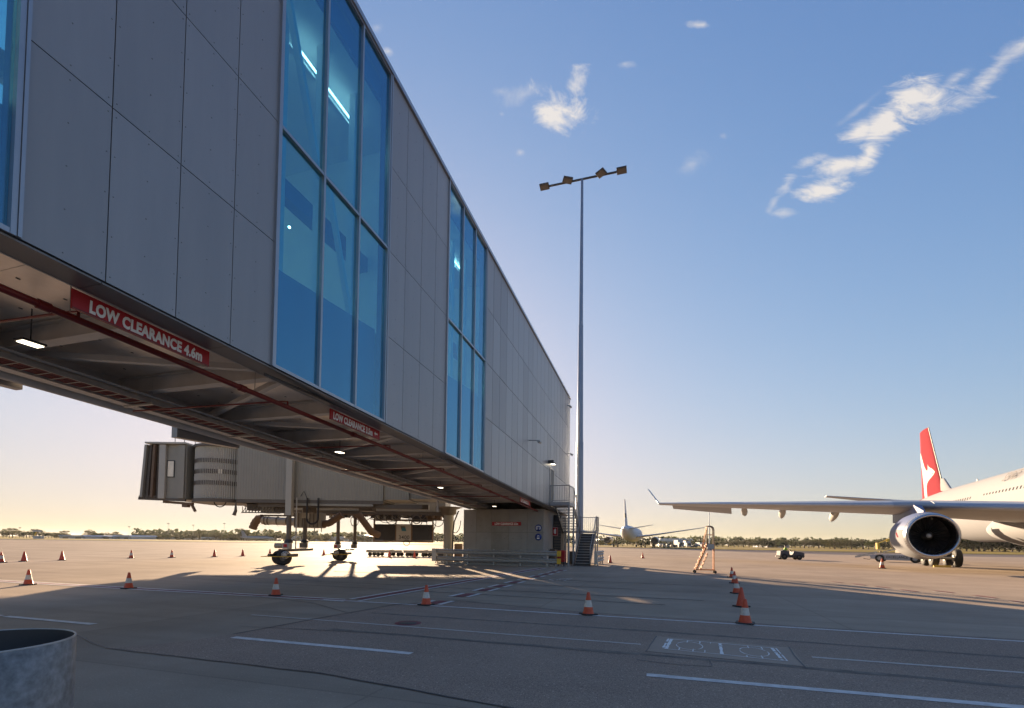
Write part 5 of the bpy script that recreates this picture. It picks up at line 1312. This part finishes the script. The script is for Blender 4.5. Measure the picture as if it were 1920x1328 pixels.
obj('knuckle_arm', MB().bar(LY(1669, 1015), LY(1675, 1031), .14, .14), m_brown, yl)
obj('base_unit', MB().box((LY(1700, 1030)[0], 0, .8), (3.5, 1.6, .9)), m_bsteel, yl)

# ------------------------------------------------------------------ tractor with driver
tg = thing('baggage_tractor', 'small grey baggage tractor driving across the sunlit apron', 'tractor', (gp(1466, 1049) + gp(1497, 1050)) / 2, -.12)
m_tg = mat('tractor_grey', (.09, .09, .105), .6, .0, spec=.1); tg.scale = (.84, .84, .84)
obj('body', MB().prism([(-1.45, .55), (-1.4, 1.15), (-.55, 1.2), (-.35, .62), (.1, .60), (.25, 1.12), (1.35, .95), (1.5, .85), (1.52, .35), (-1.4, .35)], 'y', -.62, .62), m_tg, tg, bevel=.04)
obj('lower_skirt', MB().bb(-1.35, 1.45, -.63, .63, .28, .60), m_black, tg)
obj('seat', MB().prism([(-.9, .9), (-.45, .9), (-.45, 1.0), (-.80, 1.02), (-.95, 1.4), (-1.05, 1.4)], 'y', -.3, .3), m_black, tg)
obj('seat_base', MB().bb(-.95, -.40, -.3, .3, .5, .9), m_black, tg)
obj('steering_wheel', MB().tube([Vector((.0 + .06 * sin(q), .18 * cos(q), 1.28 + .16 * sin(q))) for q in [2 * pi * k / 16 for k in range(17)]], .015, 6), m_black, tg)
obj('steering_column', MB().bar((.3, 0, .9), (.02, 0, 1.28), .05), m_black, tg)
for xx, r in ((-.95, .40), (.88, .34)):
    for yy in (-.58, .58):
        M = Matrix.Translation((xx, yy, r)) @ Matrix.Rotation(pi / 2, 4, 'X')
        w_ = obj('wheel', MB().lathe([(.15, .14), (r - .05, .14), (r, .08), (r, -.08), (r - .05, -.14), (.15, -.14)], 24, M), m_tyre, tg)
        obj('rim', MB().lathe([(0, .08), (.15, .11), (.15, -.11), (0, -.1)], 16, M), m_bsteel, w_)
for yy in (-.4, .4): obj('headlight', MB().tube([(1.50, yy, .68), (1.54, yy, .68)], .08, 10), m_lit, tg)
obj('tow_hitch', MB().bb(-1.75, -1.4, -.1, .1, .35, .5), m_black, tg)
def person(label, loc, rz):
    me = bpy.data.meshes.new('person'); V = [(0, 0, .98), (0.02, 0, 1.18), (.05, 0, 1.40), (.06, 0, 1.50), (.08, 0, 1.60), (.10, 0, 1.70),
        (.06, .19, 1.42), (.22, .24, 1.22), (.42, .16, 1.26), (.06, -.19, 1.42), (.22, -.24, 1.22), (.42, -.16, 1.26),
        (.02, .10, .96), (.42, .13, 1.0), (.50, .13, .62), (.60, .13, .60), (.02, -.10, .96), (.42, -.13, 1.0), (.50, -.13, .62), (.60, -.13, .60)]
    E_ = [(0, 1), (1, 2), (2, 3), (3, 4), (4, 5), (2, 6), (6, 7), (7, 8), (2, 9), (9, 10), (10, 11), (0, 12), (12, 13), (13, 14), (14, 15), (0, 16), (16, 17), (17, 18), (18, 19)]
    Rr = [.15, .15, .16, .06, .095, .08, .07, .05, .038, .07, .05, .038, .10, .07, .055, .05, .10, .07, .055, .05]
    me.from_pydata(V, E_, []); o = bpy.data.objects.new('person', me); COL.objects.link(o); o.location = loc; o.rotation_euler = (0, 0, rz)
    sk = o.modifiers.new('Skin', 'SKIN'); 
    for k, v in enumerate(me.skin_vertices[0].data): v.radius = (Rr[k], Rr[k] * (1.25 if k in (0, 1, 2) else 1)); v.use_root = (k == 0)
    ss = o.modifiers.new('Subdivision', 'SUBSURF'); ss.levels = 1; ss.render_levels = 2
    dg = bpy.context.evaluated_depsgraph_get(); dg.update(); m2 = bpy.data.meshes.new_from_object(o.evaluated_get(dg)); o.modifiers.clear(); o.data = m2
    for p in m2.polygons: p.use_smooth = True
    m2.materials.clear(); 
    for mm in (m_hivis, m_skin, mat('work_trousers', (.02, .025, .05), .8)): m2.materials.append(mm)
    for p in m2.polygons:
        c = p.center; p.material_index = 1 if (c.z > 1.50 or c.x > .36 and c.z > 1.15) else (2 if c.z < 1.04 else 0)
    tag(o, label, 'person')
    obj('hair', MB().lathe([(0, .105), (.06, .09), (.095, .04), (.10, -.02)], 14, Matrix.Translation((.085, 0, 1.665))), m_black, o)
    for yy in (-.035, .035): obj('eye', MB().box((.195, yy, 1.655), (.01, .018, .012)), m_black, o)
    obj('nose', MB().box((.20, 0, 1.63), (.03, .025, .035)), m_skin, o)
    for sg in (-1, 1):
        hnd = obj('hand', MB().box((.47, .16 * sg, 1.26), (.08, .075, .03)), m_skin, o)
        for k in range(4): obj('finger', MB().tube([(.50, .16 * sg - .03 + k * .02, 1.265), (.545, .16 * sg - .03 + k * .02, 1.255), (.55, .16 * sg - .03 + k * .02, 1.225)], .009, 6), m_skin, hnd)
        obj('thumb', MB().tube([(.46, .16 * sg - .035 * sg, 1.25), (.50, .16 * sg - .055 * sg, 1.235), (.53, .16 * sg - .05 * sg, 1.23)], .010, 6), m_skin, hnd)
    return o
tl = Vector(tg.location); R_ = Matrix.Rotation(-.12, 3, 'Z')
dv_ = person('person in a green hi-vis top driving the baggage tractor', tl + R_ @ Vector((-.55, 0, .0)), -.12); dv_.scale = (.88,) * 3

# ------------------------------------------------------------------ far service vehicles
def truck(label, px, Y, w, h, m, front=True):
    p = aty(px, 1030, Y); r = thing('service_truck', label, 'truck', (p.x, Y, 0), 0, 'far service vehicles')
    obj('cargo_box', MB().bb(-w / 2, w / 2, 0, 6, .9, h), m, r, bevel=.05); obj('cab', MB().bb(-w * .45, w * .45, -1.8, -.02, .5, h * .72), m_wpaint, r, bevel=.1)
    obj('windscreen', MB().bb(-w * .38, w * .38, -1.84, -1.81, h * .40, h * .64), m_glassd, r)
    for xx in (-w * .38, w * .38):
        for yy in (-1.1, 4.8): obj('wheel', MB().tube([(xx - .15, yy, .45), (xx + .15, yy, .45)], .45, 14), m_tyre, r)
truck('white high sided service truck right of the distant aeroplane', 1276, 235, 2.6, 3.6, m_wpaint)
truck('blue grey service truck beside the white one in the distance', 1290, 240, 2.5, 3.3, m_bluesign and mat('truck_grey', (.3, .33, .38), .4))
truck('small grey van far off beside the distant aeroplane engine', 1240, 240, 2.4, 2.0, m_bridge)
truck('low white truck far away behind the work stairs', 1318, 230, 3.0, 2.6, m_wpaint)
tb = thing('ground_power_unit', 'row of low dark ground equipment in the distance left of the trucks', 'ground equipment', (aty(1255, 1030, 232).x, 232, 0))
for k in range(6): obj('cart', MB().bb(-5 + k * 1.9, -3.6 + k * 1.9, 0, 1.2, .3, 1.0 + .3 * (k % 3)), m_bsteel, tb)
for k, (px, Y, w, h, nm, lb) in enumerate(((1226, 205, 1.2, 1.6, m_bsteel, 'dark loader beside the right engine of the distant aeroplane'), (1249, 215, 3.0, 1.1, m_bridge, 'flat dolly between the distant aeroplane and the white truck'),
        (1262, 222, 1.6, 1.4, m_bsteel, 'short dark cart just left of the white high sided truck'), (1302, 225, 2.4, 1.2, m_bsteel, 'low dark cart between the grey truck and the work stairs'))):
    p = aty(px, 1028, Y); c = thing('ground_cart', lb, 'cart', (p.x, Y, 0), random.uniform(-.3, .3), 'carts around the distant aeroplane')
    obj('cart_body', MB().bb(-w / 2, w / 2, -.7, .7, .4, h), nm, c, bevel=.04); obj('canopy', MB().bb(-w / 2, w / 4, -.72, .72, h + .5, h + .56), m_wpaint, c)
    for xx in (-w * .35, w * .35): obj('wheel', MB().tube([(xx, -.75, .25), (xx, .75, .25)], .25, 12), m_tyre, c)
    for xx in (-w * .45, w * .2): obj('canopy_post', MB().bb(xx - .03, xx + .03, -.65, -.6, h, h + .5), m_bsteel, c)
for px, y, lb in ((100, 1016, 'tiny pale runway sweeper vehicle far left before the trees'),):
    p = aty(68, 1014, 190); r = thing('service_truck', lb, 'truck', (p.x, 190, 0), 0, 'far service vehicles'); r.scale = (.7,) * 3
    obj('body', MB().bb(-2, 2.5, 0, 2, .6, 2.3), m_bridge2, r); obj('boom', MB().bar((-1, 0, 2.3), (0, 0, 5.0), .5), m_yellow, r); obj('platform', MB().bb(-1.5, 2.0, -.8, .8, 4.6, 5.4), m_wpaint, r)

# ------------------------------------------------------------------ distant light masts
def far_mast(px, top, Y, lb, heads=True, r=.35):
    b = aty(px, 1000, Y); z = aty(px, top, Y).z
    o = thing('light_mast', lb, 'light mast', (b.x, Y, 0), 0, 'distant light masts')
    obj('pole', MB().tube([(0, 0, 0), (0, 0, z)], [r, r * .5], 8), m_pole if Y < 300 else m_bridge, o)
    if heads: obj('lamp_ring', MB().lathe([(.3, z - .3), (r * 6, z - .2), (r * 6, z + .3), (.3, z + .5)], 12), m_bsteel, o)
far_mast(1330, 951, 290, 'distant light mast rising above the orange work stairs', True, .33)
far_mast(1331.2, 990, 190, 'thin pole just left of the orange work stairs rail', False, .12)
for k, (px, top) in enumerate(((242, 988), (315, 982), (362, 985), (420, 982), (37, 990), (660, 985), (596, 990), (1120, 990), (715, 985))):
    far_mast(px, top, 520, ['faint mast over the far left sheds', 'faint mast above the trees below the bridge cab', 'faint mast right of the bridge cab trees', 'faint mast below the louvred cab end', 'faint mast near the left edge of the view', 'faint mast between the bridge wheels and number unit', 'faint mast seen between the wheel columns', 'faint mast right of the stairs', 'faint mast behind the number unit'][k], True, .22)

# ------------------------------------------------------------------ far buildings
def shed(label, px0, px1, ytop, Y, m, roof, gable=False):
    a = aty(px0, 1000, Y).x; b = aty(px1, 1000, Y).x; z = aty((px0 + px1) / 2, ytop, Y).z; L_ = b - a
    r = thing('shed', label, 'building', ((a + b) / 2, Y, 0), 0, 'far airport sheds')
    obj('wall', MB().bb(-L_ / 2, L_ / 2, 0, 25, 0, z * .66), m, r)
    obj('roof', MB().prism([(-L_ / 2 - .5, z * .66), (L_ / 2 + .5, z * .66), (L_ / 2 * (.1 if gable else .9), z), (-L_ / 2 * (.1 if gable else .9), z)], 'y', -1, 26), roof, r)
    n = max(2, int(L_ / 8))
    for k in range(n): obj('door', MB().bb(-L_ / 2 + L_ * (k + .25) / n, -L_ / 2 + L_ * (k + .7) / n, -.15, -.01, 0, z * .42), m_bsteel, r)
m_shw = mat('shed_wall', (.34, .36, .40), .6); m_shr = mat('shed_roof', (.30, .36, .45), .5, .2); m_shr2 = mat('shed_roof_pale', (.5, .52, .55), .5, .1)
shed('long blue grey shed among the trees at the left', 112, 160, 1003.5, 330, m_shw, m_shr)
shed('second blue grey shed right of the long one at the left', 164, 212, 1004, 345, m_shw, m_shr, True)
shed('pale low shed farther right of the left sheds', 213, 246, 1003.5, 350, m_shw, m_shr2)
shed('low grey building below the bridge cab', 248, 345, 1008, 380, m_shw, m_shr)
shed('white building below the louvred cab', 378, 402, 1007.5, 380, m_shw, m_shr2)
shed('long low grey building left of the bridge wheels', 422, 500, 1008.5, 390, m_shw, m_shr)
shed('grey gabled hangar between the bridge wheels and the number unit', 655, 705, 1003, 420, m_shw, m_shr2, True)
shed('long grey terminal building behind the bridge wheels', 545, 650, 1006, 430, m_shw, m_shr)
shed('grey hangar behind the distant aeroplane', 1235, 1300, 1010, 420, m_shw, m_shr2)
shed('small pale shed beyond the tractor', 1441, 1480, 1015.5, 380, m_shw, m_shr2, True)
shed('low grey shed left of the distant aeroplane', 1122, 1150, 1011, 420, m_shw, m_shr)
def jet(label, px, Y, sc):
    p = aty(px, 1010, Y); r = thing('distant_airliner', label, 'aeroplane', (p.x, Y, 0), pi / 2)
    obj('fuselage', MB().loft([ring(-16, .3, 3.4), ring(-12, 1.4, 3.2), ring(-8, 1.9, 3.2), ring(9, 1.9, 3.2), ring(14, 1.2, 3.7), ring(18, .3, 4.2)]), m_wpaint2, r)
    obj('tail_fin', MB().loft([foil(11, 16, 4.8, .4, x=0, vert=True), foil(15, 17.5, 10.5, .2, x=0, vert=True)]), m_wpaint2, r)
    obj('wing', MB().loft([foil(-3, 3, 2.7, .5, x=-2), foil(3, 5, 3.6, .2, x=-16)]), m_wing, r); r.scale = (sc,) * 3
jet('tiny white aeroplane parked far off left of the bridge wheels', 484, 300, .62)

# ------------------------------------------------------------------ trees
def leaf_mat(name, c1, c2):
    m = bpy.data.materials.new(name); m.use_nodes = True; nt = m.node_tree; N = nt.nodes; L = nt.links; b = N['Principled BSDF']; b.inputs['Roughness'].default_value = .8; b.inputs['Specular IOR Level'].default_value = .2
    g = N.new('ShaderNodeNewGeometry'); r = N.new('ShaderNodeValToRGB'); r.color_ramp.elements[0].color = (*c1, 1); r.color_ramp.elements[1].color = (*c2, 1)
    L.new(g.outputs['Random Per Island'], r.inputs[0]); L.new(r.outputs[0], b.inputs['Base Color'])
    t = N.new('ShaderNodeBsdfTranslucent'); L.new(r.outputs[0], t.inputs[0]); mx = N.new('ShaderNodeMixShader'); mx.inputs[0].default_value = .35
    L.new(b.outputs[0], mx.inputs[1]); L.new(t.outputs[0], mx.inputs[2]); L.new(mx.outputs[0], N['Material Output'].inputs[0]); return m
m_leaf = leaf_mat('gum_leaves', (.045, .05, .022), (.11, .10, .045)); m_leaf2 = leaf_mat('dark_leaves', (.03, .045, .022), (.08, .09, .035))
m_bark = mat('bark', (.12, .09, .07), .9)
def make_tree(kind, seed, label):
    random.seed(seed)
    r = thing('tree', label, 'tree', (0, 0, 0), 0, 'trees along the far edge of the airfield')
    H_ = 10.0; mb = MB(); mb.tube([(0, 0, 0), (.1, 0, 2.5), (.2, .1, 5.5)], [.32, .25, .14], 7); lobes = []
    if kind == 0:   # spreading gum with layered lobes
        n = 9
        for k in range(n):
            a = 2 * pi * k / n + random.uniform(-.3, .3); rad = random.uniform(1.2, 3.8); z = random.uniform(4.6, 8.8); lobes.append((Vector((rad * cos(a), rad * sin(a), z)), random.uniform(1.1, 2.0), .65))
        lobes.append((Vector((0, 0, 8.6)), 1.9, .65))
    elif kind == 1: # dense round
        for k in range(9):
            a = random.uniform(0, 6.28); rad = random.uniform(0, 2.4); lobes.append((Vector((rad * cos(a), rad * sin(a), random.uniform(2.4, 7.4))), random.uniform(1.6, 2.4), .9))
    else:           # low wide bushy
        for k in range(12):
            a = random.uniform(0, 6.28); rad = random.uniform(0, 4.5); lobes.append((Vector((rad * cos(a), rad * sin(a), random.uniform(1.6, 4.6))), random.uniform(1.3, 2.0), .8))
    for c, q, f in lobes: mb.tube([(.1, 0, 2.2), (c * .5) + Vector((0, 0, 1.5)), c], [.14, .09, .04], 5)
    obj('trunk', mb, m_bark, r)
    cr = MB()
    for c, q, f in lobes:
        for j in range(150):
            u = Vector((random.gauss(0, 1), random.gauss(0, 1), random.gauss(0, 1))).normalized() * q * random.uniform(.55, 1.08); u.z *= f
            p = c + u; s_ = random.uniform(.14, .34); a = Vector((random.gauss(0, 1), random.gauss(0, 1), random.gauss(0, 1))).normalized(); b = a.orthogonal().normalized()
            cr.quad(p - a * s_, p - b * s_ * .6, p + a * s_, p + b * s_ * .6)
    obj('crown', cr, m_leaf if kind != 1 else m_leaf2, r)
    return r
protos = [make_tree(0, 1, ''), make_tree(0, 2, ''), make_tree(1, 3, ''), make_tree(1, 4, ''), make_tree(2, 5, ''), make_tree(2, 6, '')]
used = [False] * 6
def tree(px, ytop, Y, kind, label, wide=1.0):
    x = aty(px, 1005, Y).x; h = aty(px, ytop, Y).z; k = kind
    sc = h / (9.9 if k < 4 else 5.9); src = protos[k]
    if not used[k]: used[k] = True; o = src; o['label'] = label
    else: KIDS.clear(); o = copy_tree(src, label)
    o.location = (x, Y, 0); o.rotation_euler = (0, 0, random.uniform(0, 6.28)); o.scale = (sc * wide, sc * wide, sc)
    return o
random.seed(5)
TL = [(6, 993, 2), (18, 991, 0), (30, 994, 1), (44, 997, 2), (56, 994, 3), (68, 993, 0), (80, 995, 2), (91, 997, 3), (102, 998, 2), (112, 999, 3), (121, 996, 0), (168, 994, 1), (178, 998, 2), (190, 998, 3),
      (216, 998, 0), (225, 1001, 2), (255, 1000, 3), (263, 999, 2), (275, 1001, 0), (287, 1002, 2), (300, 1003, 4), (312, 1003, 2), (325, 1003, 5), (338, 1003, 3), (349, 1003, 4), (374, 995, 0), (385, 1000, 2), (396, 1001, 3), (408, 998, 1),
      (420, 1001, 2), (432, 1001, 3), (441, 1000, 2), (452, 992, 0), (462, 997, 1), (474, 1001, 2), (488, 1001, 3), (500, 1002, 4), (515, 1000, 2), (532, 1001, 5), (570, 1003, 4), (590, 1004, 5), (612, 1004, 4), (655, 1000, 0), (668, 1004, 4), (690, 1005, 5), (724, 1004, 4)]
place = ['near the left edge', 'left of the long blue shed', 'above the left sheds', 'left of the bridge cab', 'below the bridge cab', 'below the louvred cab', 'left of the bridge wheels', 'behind the bridge wheels', 'left of the number unit']
kinds = ['gum tree', 'open gum tree', 'dense dark tree', 'bushy tree', 'wide bush', 'low bush']
from collections import Counter
cnt = Counter()
def lab(px, k, right=False):
    if right: z = int((px - 1340) // 60)
    return None
ORD = ['first', 'second', 'third', 'fourth', 'fifth', 'sixth', 'seventh', 'eighth', 'ninth', 'tenth', 'eleventh', 'twelfth', 'thirteenth', 'fourteenth', 'fifteenth', 'sixteenth', 'seventeenth', 'eighteenth']
ex = []
for (a, y0, k0), (b, y1, k1) in zip(TL[:-1], TL[1:]):
    if 0 < b - a < 30: ex.append(((a + b) / 2, max(y0, y1) + 1.5, random.choice([4, 5, 3])))
for px, yt, k in sorted(TL + ex):
    zone = 0 if px < 60 else 1 if px < 112 else 2 if px < 200 else 3 if px < 262 else 4 if px < 345 else 5 if px < 445 else 6 if px < 520 else 7 if px < 640 else 8
    cnt[zone] += 1
    tree(px, yt - 1.5, random.uniform(360, 400), k, f"{kinds[k]}, {ORD[cnt[zone] - 1]} from left of the far trees {place[zone]}", 1.15 if k < 2 else random.uniform(1.1, 1.4))
rp = ['behind the orange work stairs', 'left of the tractor', 'behind the tractor', 'between the tractor and the loader', 'left of the yellow lift', 'behind the loader', 'behind the engine', 'behind the landing gear', 'below the aeroplane belly', 'near the right edge', 'left of the distant aeroplane', 'right of the distant aeroplane']
px = 1112
while px < 1945:
    k = random.choice([2, 3, 4, 5, 2, 3]); base = 1006 + (px - 1340) * .002
    yt = 1013.2 + random.uniform(-3, 1.5) if px < 1560 else (1011 + random.uniform(-3.5, 2) if px < 1760 else 1006 + random.uniform(-4, 3))
    Y = random.uniform(330, 380) if px < 1560 else random.uniform(270, 320) if px < 1760 else random.uniform(215, 250)
    zone = 10 if px < 1180 else 11 if px < 1270 else 0 if px < 1350 else 1 if px < 1440 else 2 if px < 1520 else 3 if px < 1600 else 4 if px < 1650 else 5 if px < 1700 else 6 if px < 1770 else 7 if px < 1830 else 8 if px < 1890 else 9
    cnt[zone + 50] += 1
    tree(px, yt, Y, k, f"{kinds[k]}, {ORD[cnt[zone + 50] - 1]} from left of the far trees {rp[zone]}", 1.5)
    px += random.uniform(6, 11) if px < 1560 else random.uniform(9, 15)
# distant continuous wood behind the single trees
def wood():
    mb = MB(); random.seed(3)
    x = -420
    while x < 900:
        Y = 560 + random.uniform(-20, 20); h = random.uniform(7, 11.5)
        for j in range(26):
            p = Vector((x + random.uniform(-5, 5), Y + random.uniform(-5, 5), random.uniform(.2, 1) * h)); s_ = random.uniform(1.0, 2.2)
            a = Vector((random.gauss(0, 1), random.gauss(0, .6), random.gauss(0, 1))).normalized(); b = a.orthogonal().normalized(); mb.quad(p - a * s_, p - b * s_, p + a * s_, p + b * s_)
        x += 3.0
    o = stuff(obj('far_wood', mb, m_leaf2)); o['label'] = 'continuous distant wood behind the single trees on the horizon'; o['category'] = 'wood'
wood()

# ------------------------------------------------------------------ the air: pale golden haze over the airfield
hz = bpy.data.materials.new('haze'); hz.use_nodes = True; nt = hz.node_tree; nt.nodes.clear()
ho = nt.nodes.new('ShaderNodeOutputMaterial'); hv = nt.nodes.new('ShaderNodeVolumePrincipled')
hv.inputs['Color'].default_value = (.95, .93, .90, 1); hv.inputs['Density'].default_value = .00006; hv.inputs['Anisotropy'].default_value = .3
nt.links.new(hv.outputs[0], ho.inputs['Volume'])
mb = MB(); mb.bb(-9500, 9500, -700, 9500, -1.0, 33.0)
stuff(obj('haze', mb, hz))
